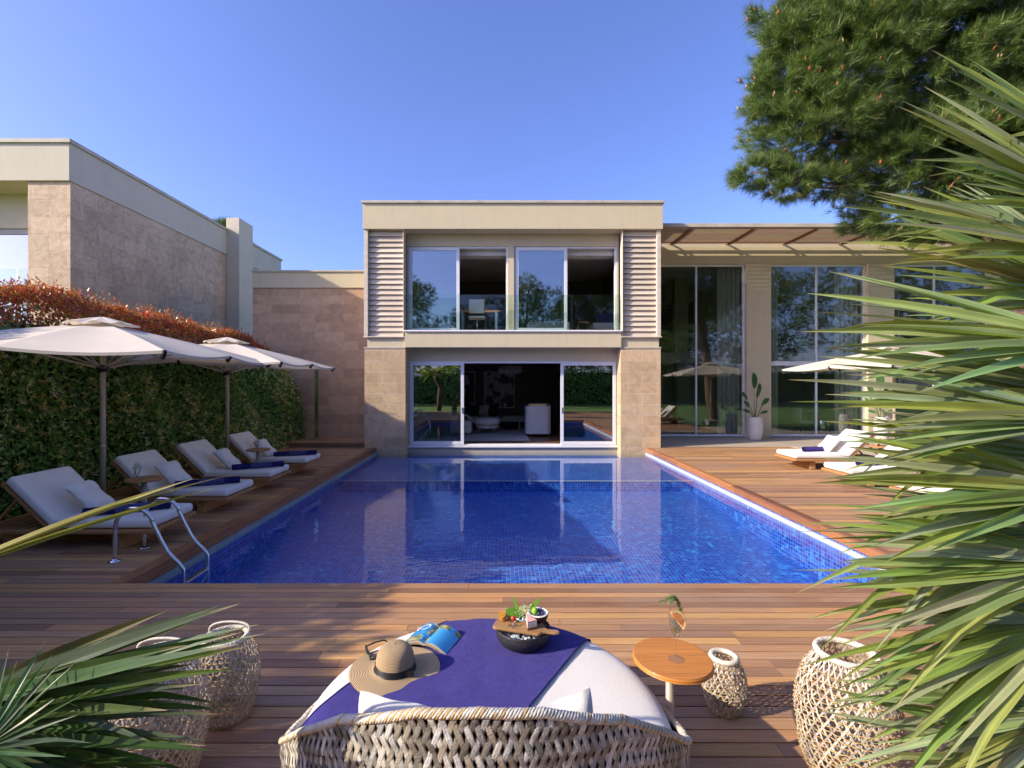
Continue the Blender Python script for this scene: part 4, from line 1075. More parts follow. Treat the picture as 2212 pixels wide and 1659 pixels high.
# palm at the other side of the frame
palm2 = thing('fan_palm', (-2.6, 1.0, -.07), 'shadowed fan palm whose leaves reach over the two tall wicker lanterns', 'palm')
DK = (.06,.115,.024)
rq = np.random.default_rng(15)
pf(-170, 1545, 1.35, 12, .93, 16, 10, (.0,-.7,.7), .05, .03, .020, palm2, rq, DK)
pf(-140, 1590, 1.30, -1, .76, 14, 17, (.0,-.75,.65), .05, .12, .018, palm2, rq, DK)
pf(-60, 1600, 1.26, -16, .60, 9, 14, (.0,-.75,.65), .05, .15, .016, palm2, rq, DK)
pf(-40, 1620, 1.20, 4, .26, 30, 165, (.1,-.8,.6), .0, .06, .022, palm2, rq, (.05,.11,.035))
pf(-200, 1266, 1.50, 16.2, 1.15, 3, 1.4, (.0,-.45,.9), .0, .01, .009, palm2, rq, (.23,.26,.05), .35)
mb = MB()
for k in range(5):
    z = k*.18; mb.lathe([(.13,z),(.17,z+.02),(.14,z+.17)], 14, (-2.6,1.0,-.07), 0)
mb.build('trunk', M['bark'], palm2)
# planting behind the camera, mirrored in the doors
pm3 = thing('fan_palm', (-1.6, -3.4, -.07), 'fan palm in the bed behind the daybed, mirrored in the sliding door', 'palm')
mb = MB()
for k in range(12):
    a = k*2.4; zz = 1.3 + .14*k
    frond(mb, (-1.6+.5*math.cos(a), -3.4+.5*math.sin(a), zz+.5), (math.cos(a), math.sin(a), .5-.04*k), (0, 0, 1), .9, 16, 110, .05, .3, rq, (.26,.34,.07))
mb.build('frond', M['palm'], pm3)['kind'] = 'stuff'
mb = MB(); limb(mb, (-1.6,-3.4,-.07), (-1.6,-3.4,2.0), .13, .11, 0, 6, 3); mb.build('trunk', M['bark'], pm3)
dup(pm3, (1.9, -4.2, -.07), 1.0, 'taller fan palm behind the daybed, mirrored in the glass', 1.25)
dup(pm3, (-4.2, -4.6, -.07), 2.2, 'fan palm by the hedge end, mirrored in the sliding door', 1.4)
# ================================================================== LOUNGERS, PARASOLS, TABLES
def rbox(mb, x0, x1, y0, y1, z0, z1, mi=0, col=None): mb.box(x0, x1, y0, y1, z0, z1, mi, col)
def make_lounger(label, group):
    """foot at x=0, head towards -x, width along y"""
    t = thing('sun_lounger', (0, 0, 0), label, 'sun lounger', group)
    W_ = .40
    f = MB()
    f.box(-2.12, .02, -W_-.02, -W_+.05, .195, .245); f.box(-2.12, .02, W_-.05, W_+.02, .195, .245)
    f.box(-.06, .02, -W_+.051, W_-.051, .197, .245); f.box(-2.12, -2.04, -W_+.051, W_-.051, .197, .245)
    for k in range(15):
        x = -.12 - k*.128; f.box(x-.09, x, -W_+.051, W_-.051, .212, .238, 0, tuple(random.uniform(.8,1.1) for _ in range(1))*3)
    f.build('frame', M['teak'], t, world=False, bevel=.012, bseg=3)
    for x in (-.42, -1.72):
        l = MB(); l.box(x-.06, x+.06, -W_+.06, W_-.06, 0, .196); l.build('leg', M['teak'], t, world=False, bevel=.01)
    m = MB(); m.box(-1.22, .0, -W_, W_, .25, .365)
    m.build('seat_cushion', M['cushion'], t, world=False, bevel=.045, bseg=4)
    a = R(44); c, s = math.cos(a), math.sin(a)
    Mr = Matrix(((c, 0, s), (0, 1, 0), (-s, 0, c)))       # local x runs down the slope
    hinge = Vector((-1.20, 0, .26))
    def P(l, n): return hinge + Vector((-c*l, 0, s*l)) + Vector((s*n, 0, c*n))
    m = MB(); m.obox(P(.36, .075), (.76, 2*W_, .115), Matrix(((-c, 0, s), (0, 1, 0), (s, 0, c)))); bc = m.build('back_cushion', M['cushion'], t, world=False, bevel=.045, bseg=4)
    m = MB()
    MM = Matrix(((-c, 0, s), (0, 1, 0), (s, 0, c)))
    for yy in (-W_+.03, W_-.03): m.obox(P(.36, -.005) + Vector((0, yy, 0)), (.78, .05, .032), MM)
    for k in range(6): m.obox(P(.05+.13*k, -.004), (.08, 2*W_-.12, .02), MM)
    for yy in (-.28, .28): m.bar(P(.55, -.02) + Vector((0, yy, 0)), (-1.95, yy, .25), .03, .03)
    m.build('backrest_frame', M['teak'], t, world=False)
    return t
L0 = make_lounger('cream cushioned teak lounger right beside the chrome pool ladder', 'shaded teak loungers along the hedge')
L0.location = (-4.02, 6.0, 0)
loungers = [L0]
for y, lab in ((7.55, 'shaded cream lounger behind the round table carrying the larger flower vase'),
               (9.0, 'shaded cream lounger between the two parasol poles, on the side of the shower'),
               (10.5, 'shaded cream lounger closest to the raised shower deck, small table at its side')):
    loungers.append(dup(L0, (-4.02 + random.uniform(-.03, .03), y, 0), random.uniform(-.03, .03), lab))
for y, x, lab in ((11.15, 6.62, 'sunlit cream lounger closest to the glazed wing, towel roll on it'),
               (9.3, 6.5, 'sunlit cream lounger half hidden by palm leaves, between two others'),
               (7.55, 6.45, 'sunlit cream lounger nearly covered by the lower palm leaves')):
    o = dup(L0, (x, y, 0), math.pi + random.uniform(-.03, .03), lab); o['group'] = 'sunlit teak loungers behind the palm'; loungers.append(o)
# scatter cushions
pc = pillow_mesh(.46, .40, .15, 20, .005, 3).build('cushion', M['cushion'])
PG = 'scatter cushions on the loungers'
tag(pc, 'plump off white cushion on the lounger beside the pool ladder', 'cushion', PG)
def set_cushion(o, x, y, flip=False, rz=8):
    o.location = (x, y, .545); o.rotation_euler = (0, R(46), R(rz)) if not flip else (0, R(-46), R(rz))
    return o
set_cushion(pc, -5.03, 5.98)
for x, y, fl, lab in ((-5.03, 7.5, 0, 'off white cushion behind the flower vase on the round table'),
                  (-5.03, 8.98, 0, 'off white cushion on the lounger between the parasol poles'),
                  (-5.03, 10.45, 0, 'off white cushion on the lounger by the raised shower deck'),
                  (7.63, 11.15, 1, 'sunlit cushion on the lounger closest to the glazed wing'),
                  (7.5, 9.3, 1, 'sunlit cushion on the half hidden lounger under the palm')):
    o = pc.copy(); COL.objects.link(o); tag(o, lab); set_cushion(o, x, y, fl, random.uniform(-12, 12))
# long towel rolls
def towel_roll(L_, r, mat):
    m = MB(); n = 40; t = np.linspace(0, 4.3*2*np.pi, 150)
    rad = .012 + (r-.012)*t/t[-1]
    y = rad*np.cos(t); z = rad*np.sin(t)
    xs_ = np.linspace(-L_/2, L_/2, 14)
    Gd = np.zeros((14, 150, 3)); Gd[:, :, 0] = xs_[:, None]; Gd[:, :, 1] = y; Gd[:, :, 2] = z + r
    Gd[:, :, 0] += .004*np.sin(t*1.3)[None, :]*(np.abs(xs_)/(L_/2))[:, None]**8
    Gd[:, :, 1:] += .0015*np.sin(xs_*23)[:, None, None]
    m.grid(Gd); return m
TG = 'rolled towels on the loungers'
tw = towel_roll(.86, .052, M['navy_dark']).build('rolled_towel', M['navy_dark'])
tag(tw, 'long navy towel roll on the lounger beside the pool ladder', 'towel', TG)
M['navy_band'] = pm('woven towel band', (.06,.065,.20), (.045,.05,.16), 60, 3, .9, .5, 200)
bd = MB(); bd.tube([(-.12,0,.0525),(.22,0,.0525)], .0535, 24, caps=False); bd.build('woven_band', M['navy_band'], tw, world=False)
tw.location = (-4.5, 5.88, .366); tw.rotation_euler.z = R(27)
for x, y, a, lab in ((-4.46, 7.44, 27, 'long navy towel roll on the lounger behind the vase table'),
                     (-4.42, 8.92, 29, 'long navy towel roll on the lounger between the parasol poles'),
                     (-4.38, 10.45, 20, 'long navy towel roll on the lounger by the raised shower deck')):
    dup(tw, (x, y, .366), R(a), lab)
tr_ = towel_roll(.52, .058, M['navy']).build('rolled_towel', M['navy'])
tag(tr_, 'short navy towel roll on the sunlit lounger closest to the wing', 'towel', TG); tr_.location = (7.22, 11.08, .366); tr_.rotation_euler.z = R(12)
dup(tr_, (7.05, 9.2, .366), R(14), 'short navy towel roll on the sunlit lounger under the palm leaves')
# parasols
def make_parasol(label):
    t = thing('parasol', (0, 0, 0), label, 'parasol', 'square parasols over the loungers')
    b = MB(); b.box(-.30, .30, -.26, .26, 0, .20); bs = b.build('base', M['post_grey'], t, world=False, bevel=.015)
    b = MB()
    for k in range(5): b.box(-.30+.122*k, -.30+.122*k+.112, -.262, .262, .201, .222, 0, tuple([random.uniform(.9,1.1)]*3))
    b.build('slatted_cover', pm('bleached slats', (.42,.39,.35), (.34,.31,.28), 8, 4, .8, .2, attr=True), bs, world=False)
    b = MB(); b.tube([(0,0,.2),(0,0,2.80)], .036, 14); b.tube([(0,0,.22),(0,0,.34)], .046, 14); b.tube([(0,0,1.02),(0,0,1.06)], .041, 14, 0); b.build('pole', M['pole'], t, world=False)
    r = 2.42; zc, zt = 2.31, 2.80
    cor = [Vector((r*math.cos(R(52-90*k)), r*math.sin(R(52-90*k)), zc)) for k in range(4)]
    rim = []
    for k in range(4): rim += [cor[k], (cor[k]+cor[(k+1) % 4])/2 + Vector((0, 0, .03))]
    rim = [rim[k] for k in range(8)]
    top = Vector((0, 0, zt)); n = 12; m = MB()
    for k in range(8):
        a, c_ = rim[k], rim[(k+1) % 8]
        Gd = np.zeros((n, n, 3))
        for i in range(n):
            for j in range(n):
                u, v = i/(n-1), j/(n-1)
                e = a*(1-v) + c_*v; p = top*(1-u) + e*u
                p = p + Vector((0, 0, -.045*math.sin(math.pi*v)*u + .03*math.sin(math.pi*u)*.6))
                if u < .14: p = top*(1-.14) + e*.14 + (p-(top*(1-.14)+e*.14))*1.0
                Gd[i, j] = p
        m.grid(Gd); 
        # short valance
        V = np.zeros((2, n, 3)); V[0] = Gd[-1]; V[1] = Gd[-1] - np.array([0, 0, .035]); m.grid(V)
    cn = m.build('canopy', M['canvas'], t, world=False)
    # raised vent with a scalloped edge
    m = MB(); k_ = 64
    Gd = np.zeros((k_+1, 6, 3))
    for i in range(k_+1):
        th = i/k_*2*math.pi
        for j in range(6):
            u = j/5; rr = .40*u*(1+.10*math.cos(4*(th-R(52))))
            Gd[i, j] = (rr*math.cos(th), rr*math.sin(th), zt + .085 - .13*u**1.3 + .032*abs(math.sin(4*(th-R(52))))*u**3 + .012*math.sin(9*th)*u)
    m.grid(Gd[::-1]); m.build('vent', M['canvas'], cn, world=False)
    for k in range(8):
        m = MB(); d = rim[k]; m.bar(Vector((0,0,zt-.06)), d - Vector((0,0,.035)) - d.normalized()*.02, .022, .03)
        m.bar(Vector((d.x*.03, d.y*.03, 2.16)), top*(1-.52) + d*.52 - Vector((0,0,.05)), .018, .024)
        rb = m.build('rib', M['pole'], t, world=False)
        e = d - Vector((0,0,.03)); m = MB(); m.bar(e*.975 + Vector((0,0,.0)), e*1.008, .035, .04); m.build('end_cap', M['dark_metal'], rb, world=False)
    m = MB(); m.lathe([(.04,2.10),(.075,2.12),(.08,2.17),(.045,2.2)], 16); m.build('hub', M['dark_metal'], t, world=False)
    return t
u1 = make_parasol('large off white square parasol spreading over the loungers beside the pool ladder')
u1.location = (-5.64, 6.9, 0)
dup(u1, (-5.60, 10.0, 0), R(-3), 'off white square parasol whose tip points at the shower post')
dup(u1, (9.75, 11.9, 0), R(88), 'sunlit off white parasol partly behind the palm leaves')
# pedestal tables between the loungers
def make_table(label):
    t = thing('side_table', (0, 0, 0), label, 'table', 'round pedestal tables between the loungers')
    b = MB(); b.lathe([(0,.575),(.215,.575),(.228,.585),(.228,.597),(.218,.605),(0,.605)], 40); b.build('tabletop', M['teak'], t, world=False)
    b = MB(); b.tube([(0,0,.012),(0,0,.575)], .037, 16); b.build('post', M['post_grey'], t, world=False)
    b = MB(); b.lathe([(0,0),(.15,0),(.15,.012),(.04,.02),(0,.02)], 28); b.build('foot', M['post_grey'], t, world=False)
    return t
t1 = make_table('round teak pedestal table with flower vase beside the lounger near the ladder'); t1.location = (-4.97, 6.79, 0)
dup(t1, (-4.84, 9.76, 0), .6, 'round teak pedestal table by the parasol pole next to the shower deck')
dup(t1, (8.1, 10.25, 0), .3, 'round teak pedestal table between the sunlit loungers')
def vase(loc, s_, label):
    t = thing('flower_vase', loc, label, 'vase', 'small glass vases on the pedestal tables')
    b = MB(); b.lathe([(0,.004),(.022,.004),(.027,.01),(.027,.085),(.025,.085),(.025,.012),(0,.01)], 16); b.build('glass', M['glass_drink'], t, world=False)
    b = MB()
    r = np.random.default_rng(3)
    for k in range(9):
        a = r.uniform(0, 6.28); d = np.array([math.cos(a)*.35, math.sin(a)*.35, 1.0]); b.tube([(0,0,.012), tuple(d*.09), tuple(d*.13)], .0016, 4, 0, (.06,.13,.03))
    b.build('stems', M['plant'], t, world=False)
    b = MB(); n = 160; c = r.normal(0, .022, (n, 3)) + np.array([0,0,.135]); leaf_quads(c, unit(n, r), unit(n, r), np.full(n, .02), np.full(n, .012), pal(n, [(.72,.72,.66),(.66,.68,.6)], .1, r), b); b.build('blossom', M['flower'], t, world=False)
    t.scale = (s_,)*3
    return t
vase((-5.05, 6.76, .605), 1.25, 'glass vase of small white flowers on the table near the ladder')
vase((-4.86, 9.74, .605), 1.1, 'glass vase of white flowers on the table by the second parasol pole')
t = thing('wooden_menu_stand', (8.03, 10.22, .605), 'small crossed wooden stand on the table between the sunlit loungers', 'stand')
b = MB(); b.bar((-.05,0,0),(.06,.0,.17),.05,.012); b.bar((.05,.02,0),(-.05,.02,.15),.05,.012); b.build('boards', M['teak'], t, world=False)
# pool ladder
t = thing('pool_ladder', (-4.1, 5.48, 0), 'curved chrome pool ladder gripping the deck edge beside the loungers', 'ladder')
def rail(y):
    pts = [(-4.17, y, 0.0), (-4.165, y, .30)]
    for k in range(15):
        a = R(178 - k*13.0*.92); pts.append((-3.955 + .205*math.cos(a), y, .375 + .205*math.sin(a)))
    pts += [(-3.60, y, .12), (-3.47, y, -.02), (-3.435, y, -.075), (-3.425, y, -.14), (-3.425, y, -.82)]
    return pts
def catmull(p, n=6):
    p = np.array(p); q = np.vstack([2*p[0]-p[1], p, 2*p[-1]-p[-2]]); o = []
    for i in range(1, len(q)-2):
        for t_ in np.linspace(0, 1, n, endpoint=False):
            a, b_, c, d = q[i-1:i+3]; o.append(.5*((2*b_) + (-a+c)*t_ + (2*a-5*b_+4*c-d)*t_**2 + (-a+3*b_-3*c+d)*t_**3))
    o.append(q[-2]); return np.array(o)
for y in (5.26, 5.70):
    b = MB(); b.tube(catmull(rail(y), 4), .021, 14); b.lathe([(0,.0),(.062,.0),(.058,.012),(.03,.02),(.021,.03)], 24, (-4.17, y, .001)); b.build('rail', M['chrome'], t)
for z in (-.235, -.42, -.62):
    b = MB(); b.box(-3.455, -3.385, 5.28, 5.68, z-.012, z+.012); b.build('tread', M['chrome'], t, bevel=.006)
# outdoor shower
t = thing('outdoor_shower', (-5.73, 15.3, .145), 'slim mirrored shower post standing on the raised deck against the stone wall', 'shower')
b = MB(); b.box(-5.79, -5.67, 15.26, 15.32, .16, 2.42); b.build('post', M['chrome'], t, bevel=.004)
b = MB(); b.box(-5.95, -5.52, 15.18, 15.42, .146, .165); b.build('foot_plate', M['chrome'], t, bevel=.004)
b = MB(); b.tube([(-5.70,15.29,2.36),(-5.22,15.29,2.36)], .012, 10); b.lathe([(0,0),(.07,0),(.075,.012),(.02,.03),(.012,.05),(0,.05)], 20, (-5.22,15.29,2.30)); b.build('shower_head', M['chrome'], t)
# potted strelitzias
def make_plant(label):
    t = thing('potted_plant', (0, 0, 0), label, 'plant', 'potted bird of paradise plants on the terrace')
    prof = [(0,.0),(.15,0),(.20,.12),(.225,.35),(.215,.60),(.195,.74),(.205,.77),(.185,.77),(.175,.70),(0,.70)]
    m = MB(); seg = 60; P_ = np.array(catmull([(r, 0, z) for r, z in prof], 5))
    th = np.linspace(0, 2*np.pi, seg, endpoint=False); V = np.zeros((len(P_), seg, 3))
    for i, p in enumerate(P_):
        rr = p[0] + (.006*np.sin(th*12 + (i % 8)*.9)*np.sin(p[2]*38) if p[0] > .14 and p[2] < .73 else 0)
        V[i, :, 0] = rr*np.cos(th); V[i, :, 1] = rr*np.sin(th); V[i, :, 2] = p[2]
    V = np.concatenate([V, V[:, :1]], 1); m.grid(V.transpose(1, 0, 2)); m.build('pot', M['pot'], t, world=False)
    m = MB(); m.lathe([(0,.69),(.178,.69)], 20); m.build('soil', M['soil'], t, world=False)
    r = np.random.default_rng(12)
    for k, (a, lean, h, ll, lw) in enumerate(((95,.10,1.05,.62,.24),(60,.35,.85,.50,.17),(150,.42,.72,.40,.15),(20,.5,.55,.38,.14),(200,.45,.45,.34,.14),(340,.35,.50,.36,.15),(185,.75,.30,.30,.12),(10,.85,.28,.30,.11),(270,.3,.75,.42,.16))):
        d = Vector((math.cos(R(a))*lean*(1 if abs(math.cos(R(a))) > .3 else .5), math.sin(R(a))*lean*.5, 1)).normalized()
        p0 = Vector((r.normal(0,.03), r.normal(0,.03), .68)); p1 = p0 + d*h
        mm = MB(); mm.tube([p0, p0 + d*h*.5 + Vector((0,0,.02)), p1], [.012,.009,.007], 6, 0, (.10,.17,.045))
        dl = (d + Vector((0, 0, -.15*lean)) + Vector((d.x*1.3, d.y, 0))*lean).normalized(); s_ = dl.cross(Vector((.25,-1,.2))).normalized(); nn = s_.cross(dl)
        V = []; n = 9
        for q in np.linspace(0, 1, n):
            w = lw/2*math.sin(math.pi*min(1, q*.92+.06))**.75*(1 if q < .98 else .1)
            c = p1 + dl*ll*q - Vector((0,0,1))*.10*ll*q*q*(1+lean)
            V += [tuple(c - s_*w + nn*w*.35), tuple(c), tuple(c + s_*w + nn*w*.35)]
        i = np.arange(n-1)[:, None]*3
        fc = np.concatenate([np.concatenate([i, i+3, i+4, i+1], 1), np.concatenate([i+1, i+4, i+5, i+2], 1)])
        mm.add(np.array(V), fc, 0, np.array((.05,.12,.035))*r.uniform(.8,1.3), True)
        mm.build('leaf', M['plant'], t, world=False)
    return t
pp = make_plant('potted bird of paradise in a white pot against the uncovered pier'); pp.location = (8.62, 16.2, .018)
dup(pp, (12.85, 16.2, .018), 1.9, 'potted bird of paradise glimpsed behind the palm leaves')

# ================================================================== WICKER LANTERNS
def make_lantern(loc, R_, H_, rb, rt, N_, label, ring_step=.034, handle=False, seed=0):
    t = thing('wicker_lantern', loc, label, 'lantern', 'woven wicker lanterns on the deck')
    r = np.random.default_rng(seed)
    def rad(z):
        q = np.clip(np.asarray(z)/H_, 0, 1)
        return np.interp(q, [0,.06,.2,.4,.55,.72,.86,.95,1], [rb, rb*1.08, R_*.88, R_*.985, R_, R_*.95, R_*.80, rt*1.05, rt])
    mb = MB(); zz = np.linspace(.0, H_-.012, 46); th_t = .0023*(R_/.15)**.35
    for fam in (1, -1):
        for k in range(N_):
            a0 = 2*np.pi*k/N_ + r.normal(0, .01); a = a0 + fam*(zz/H_)*H_*.54/R_
            rr = rad(zz) + fam*.0035*np.sin(zz/ring_step*np.pi + k*np.pi)
            for off in (-.42, .42):
                ao = a + off*th_t*2.2/R_
                c = np.array((1,1,1))*r.uniform(.55, 1.15)*np.array((1, r.uniform(.93,1), r.uniform(.82,1)))
                mb.tube(np.stack([rr*np.cos(ao), rr*np.sin(ao), zz], 1), th_t, 4, 0, c)
    mb.build('weave', M['wicker_white'], t, world=False)
    mb = MB(); z = .02
    while z < H_*.93:
        th = np.linspace(0, 2*np.pi, 6*N_, endpoint=False)
        rr = rad(z) + .0045*np.sin(th*N_ + z*200) + .0045
        mb.tube(np.stack([rr*np.cos(th), rr*np.sin(th), z + .004*np.sin(th*3+z*50)], 1), th_t*1.15, 4, 0, np.array((1,1,1))*r.uniform(.8,1.2), closed=True)
        z += ring_step*.80*r.uniform(.95, 1.05)
    for z in (0.006, .016):
        th = np.linspace(0, 2*np.pi, 60, endpoint=False); rr = rb
        mb.tube(np.stack([rr*np.cos(th), rr*np.sin(th), np.full(60, z)], 1), .007, 5, 0, (1,1,1), closed=True)
    mb.build('bands', M['wicker_tan'], t, world=False)
    mb = MB(); n = 240; th = np.linspace(0, 2*np.pi, n, endpoint=False)
    for s_ in range(3):
        ph = th*34 + s_*2.094; rr = rt + .010*np.cos(ph)
        mb.tube(np.stack([rr*np.cos(th), rr*np.sin(th), H_ + .010*np.sin(ph)], 1), .0065, 5, 0, [(1.1,1.08,1.0),(.95,.9,.8),(1.05,1,.9)][s_], closed=True)
    mb.build('rim', M['wicker_white'], t, world=False)
    if handle:
        a = np.linspace(0, np.pi, 20); mb = MB()
        mb.tube(np.stack([(rt+.005)*np.cos(a), .02*np.sin(a)+.04, H_ + .01 + .05*np.sin(a)**.5], 1), .007, 8, 0, (1.05,1.02,.95)); mb.build('handle', M['wicker_white'], t, world=False)
    return t
make_lantern((1.345, 2.88, 0), .118, .315, .078, .070, 22, 'smallest wicker lantern beside the round table on the sunlit deck', .026, seed=1)
make_lantern((1.70, 2.36, 0), .215, .63, .14, .125, 36, 'big wicker lantern under the palm leaves', .034, seed=2)
make_lantern((-1.60, 2.84, 0), .178, .455, .13, .115, 31, 'medium wicker lantern standing at the back of the shaded pair', .032, True, 3)
make_lantern((-1.665, 2.36, 0), .218, .61, .16, .120, 36, 'tall wicker lantern of the shaded pair, overlapped by dark palm leaves', .034, True, 4)

# ================================================================== DAYBED
DX, DY = -.05, 2.25
db = thing('round_daybed', (DX, DY, 0), 'round wicker daybed with braided backrest and off white mattress facing the pool', 'daybed')
CR, CT = .80, .48
def rimh(ph):                                    # height of the wicker rim round the bed
    k = math.cos(ph + math.pi/2)                 # 1 straight behind the sitter
    d = math.degrees(math.acos(max(-1, min(1, k))))
    return float(np.interp(d, [0, 12, 30, 45, 60, 75, 90, 110, 140, 180], [1.005, .992, .905, .765, .60, .455, .375, .33, .30, .28]))
def shell_pt(ph, t, off=0):
    h = rimh(ph); z = .04 + (h-.04)*t
    rr = .775 + .105*np.interp(z, [0, .25, .5, 1.0], [0, .75, .97, 1.0]) + off
    return (rr*math.cos(ph), rr*math.sin(ph), z)
r3 = np.random.default_rng(9)
mb = MB(); NS = 190; m = 96
TONES = [(1.05,1.06,1.10),(.82,.84,.88),(.60,.61,.64),(.46,.42,.36),(.70,.64,.54),(.30,.285,.26),(1.12,1.10,1.05),(.50,.47,.43)]
wdt = 2*math.pi*.88/NS
for fam in (1, -1):
    for k in range(NS):
        a0 = 2*math.pi*k/NS
        c = np.array(TONES[r3.integers(len(TONES))])*(1.0 if fam > 0 else .8)*r3.uniform(.85,1.1)
        V = []; tt = np.linspace(0, 1, m); ok = True
        lean = .44 if fam > 0 else -.44
        run = lean
        for t_ in tt:
            ph = a0 + run*(t_-.5)*np.interp(abs(((math.degrees(a0)+90+180) % 360)-180), [0, 90, 180], [1.0, .42, .28])
            h = rimh(ph)
            wv = math.cos(math.pi*2*lean*(t_-.5)*np.interp(abs(((math.degrees(a0)+90+180) % 360)-180), [0, 90, 180], [1.0, .42, .28])/(2*math.pi/NS))*fam
            off = .0024*wv
            hw = wdt*.5/.88*(.72 + .03*wv)
            for e_ in (-1, -.6, -.2, .2, .6, 1): V.append(shell_pt(ph + hw*e_, t_, off + .0008*(1-e_*e_)))
        i = np.arange(m-1)[:, None]*6
        fc = np.concatenate([np.concatenate([i+q, i+1+q, i+7+q, i+6+q], 1) for q in range(5)])
        cc = np.repeat(c[None], 6*m, 0); cc *= (1 + .10*np.repeat(r3.normal(0, 1, m), 6))[:, None]
        for e_, k_ in enumerate((.25, r3.uniform(.95,1.2), r3.uniform(.65,.9), r3.uniform(1.0,1.2), r3.uniform(.65,.95), .25)): cc[e_::6] *= k_
        mb.add(np.array(V), fc, 0, cc, True)
mb.build('wicker_shell', M['wicker_white'], db, world=False)
mb = MB(); n = 120; Gd = np.zeros((n+1, 8, 3))
for i in range(n+1):
    for j in range(8): Gd[i, j] = shell_pt(2*math.pi*i/n, j/7*.985, -.022)
mb.grid(Gd); Gi = np.zeros((n+1, 8, 3))
for i in range(n+1):
    for j in range(8): Gi[i, j] = shell_pt(2*math.pi*i/n, j/7*.985, -.042)
mb.grid(Gi[::-1]); mb.build('gap_shade', M['gap_shade'], db, world=False)  # added dark inner shell, stands for the shade inside the weave
# braided rim
mb = MB(); n = 2400; ph = np.linspace(0, 2*np.pi, n, endpoint=False)
base = np.array([shell_pt(p, 1.0, -.008) for p in ph])
for s_ in range(6):
    q = ph*92 + s_*2*np.pi/6; cr, cz = .0110*np.cos(q), .0095*np.sin(q)
    V = base.copy(); V[:, 0] += cr*np.cos(ph); V[:, 1] += cr*np.sin(ph); V[:, 2] += cz + .004
    tan = np.array((.80,.56,.27)); wh = np.array((.98,.95,.88))
    blk = (np.sin(ph*7 + .5 + s_*.4) > -.1) & (s_ % 2 == 0)
    c = np.where(blk[:, None], tan, wh)
    mb.tube(V, .0056, 5, 0, np.repeat(c, 5, 0), closed=True)
mb.build('braided_rim', M['wicker_white'], db, world=False)
# mattress: a revolved profile, so the towel can follow it
prof = [(0,CT+.012),(.3,CT+.011),(.57,CT+.006),(.71,CT-.003),(.775,CT-.018),(.812,CT-.045),(.825,CT-.085),(.82,CT-.13),(.80,CT-.17),(.74,CT-.19)]
mp_ = catmull([(a, 0, z) for a, z in prof], 5)
mb = MB(); mb.lathe([(p[0], p[2]) for p in mp_], 96); mb.lathe([(.70,.02),(.70,CT-.19)], 64)
th = np.linspace(0, 2*np.pi, 128, endpoint=False); mb.tube(np.stack([.824*np.cos(th), .824*np.sin(th), np.full(128, CT-.075)], 1), .0045, 6, closed=True)
mb.build('mattress', M['daybed_canvas'], db, world=False)
arc = np.concatenate([[0], np.cumsum(np.hypot(np.diff(mp_[:,0]), np.diff(mp_[:,2])))])
def on_bed(x, y, lift=.006):
    dx, dy = x-DX, y-DY; rho = math.hypot(dx, dy)
    rr = float(np.interp(rho, arc, mp_[:,0])); z = float(np.interp(rho, arc, mp_[:,2]))
    sl_ = 1 if rho < 1e-6 else rr/rho
    out = lift*np.interp(rho, [.6,.8], [0, 1]); k = (1 + out/max(rr, .1))
    return (DX + dx*sl_*k, DY + dy*sl_*k, z + lift*np.interp(rho, [.7,.9], [1,.3]))
# towel strip laid across the bed
dv = Vector((math.cos(R(58.7)), math.sin(R(58.7)), 0)); nv = Vector((dv.y, -dv.x, 0))
mb = MB(); na, nb = 110, 60; Gd = np.zeros((na, nb, 3)); rt_ = np.random.default_rng(4)
for i in range(na):
    for j in range(nb):
        s_ = -1.12 + 2.12*i/(na-1); q = j/(nb-1)
        off = -1.829 + .823*q
        c0 = Vector((DX, DY, 0)); d0 = c0.dot(nv); p = c0 + nv*(off - d0) + dv*s_
        lim = .985 if j > 2 else .975
        dx, dy = p.x-DX, p.y-DY; rho = math.hypot(dx, dy)
        if rho > lim: dx *= lim/rho; dy *= lim/rho
        P_ = Vector(on_bed(DX+dx, DY+dy, .008))
        fade = float(np.interp(rho, [.35,.9], [1, 1]))
        wv = .0028*math.sin(11*p.x + 7*p.y) + .002*math.sin(23*p.x - 9*p.y + 1) + .0016*math.sin(31*p.y+3*p.x)
        wv += .011*math.exp(-((s_-.52)**2)/.012)*math.exp(-((q-.95)**2)/.03) + .006*math.exp(-((s_-.35-.3*q)**2)/.002)*q
        wv += .006*math.exp(-((s_-.78)**2)/.002)*math.exp(-((q-.12)**2)/.03)
        Gd[i, j] = P_ + Vector((0, 0, abs(wv)*fade))
mb.grid(Gd)
e = Gd[:, -1]; mb.tube(e[::1], .0045, 6); e = Gd[:, 0]; mb.tube(e, .0045, 6)
tag(mb.build('beach_towel', M['navy']), 'broad navy towel laid slantwise across the daybed mattress', 'towel')
# back pillows peeping over the rim
pw = pillow_mesh(.50, .46, .14, 22, .007, 8).build('pillow', M['daybed_canvas']); tag(pw, 'off white pillow behind the rim, standing on the navy towel', 'pillow', 'pillows against the daybed backrest')
place(pw, (-.265, 1.60, .628), R(72), R(3), R(-10))
pw2 = pw.copy(); COL.objects.link(pw2); pw2['label'] = 'off white pillow behind the rim, corner pointing up over the bare mattress'
place(pw2, (.135, 1.60, .612), R(72), R(-9), R(14))

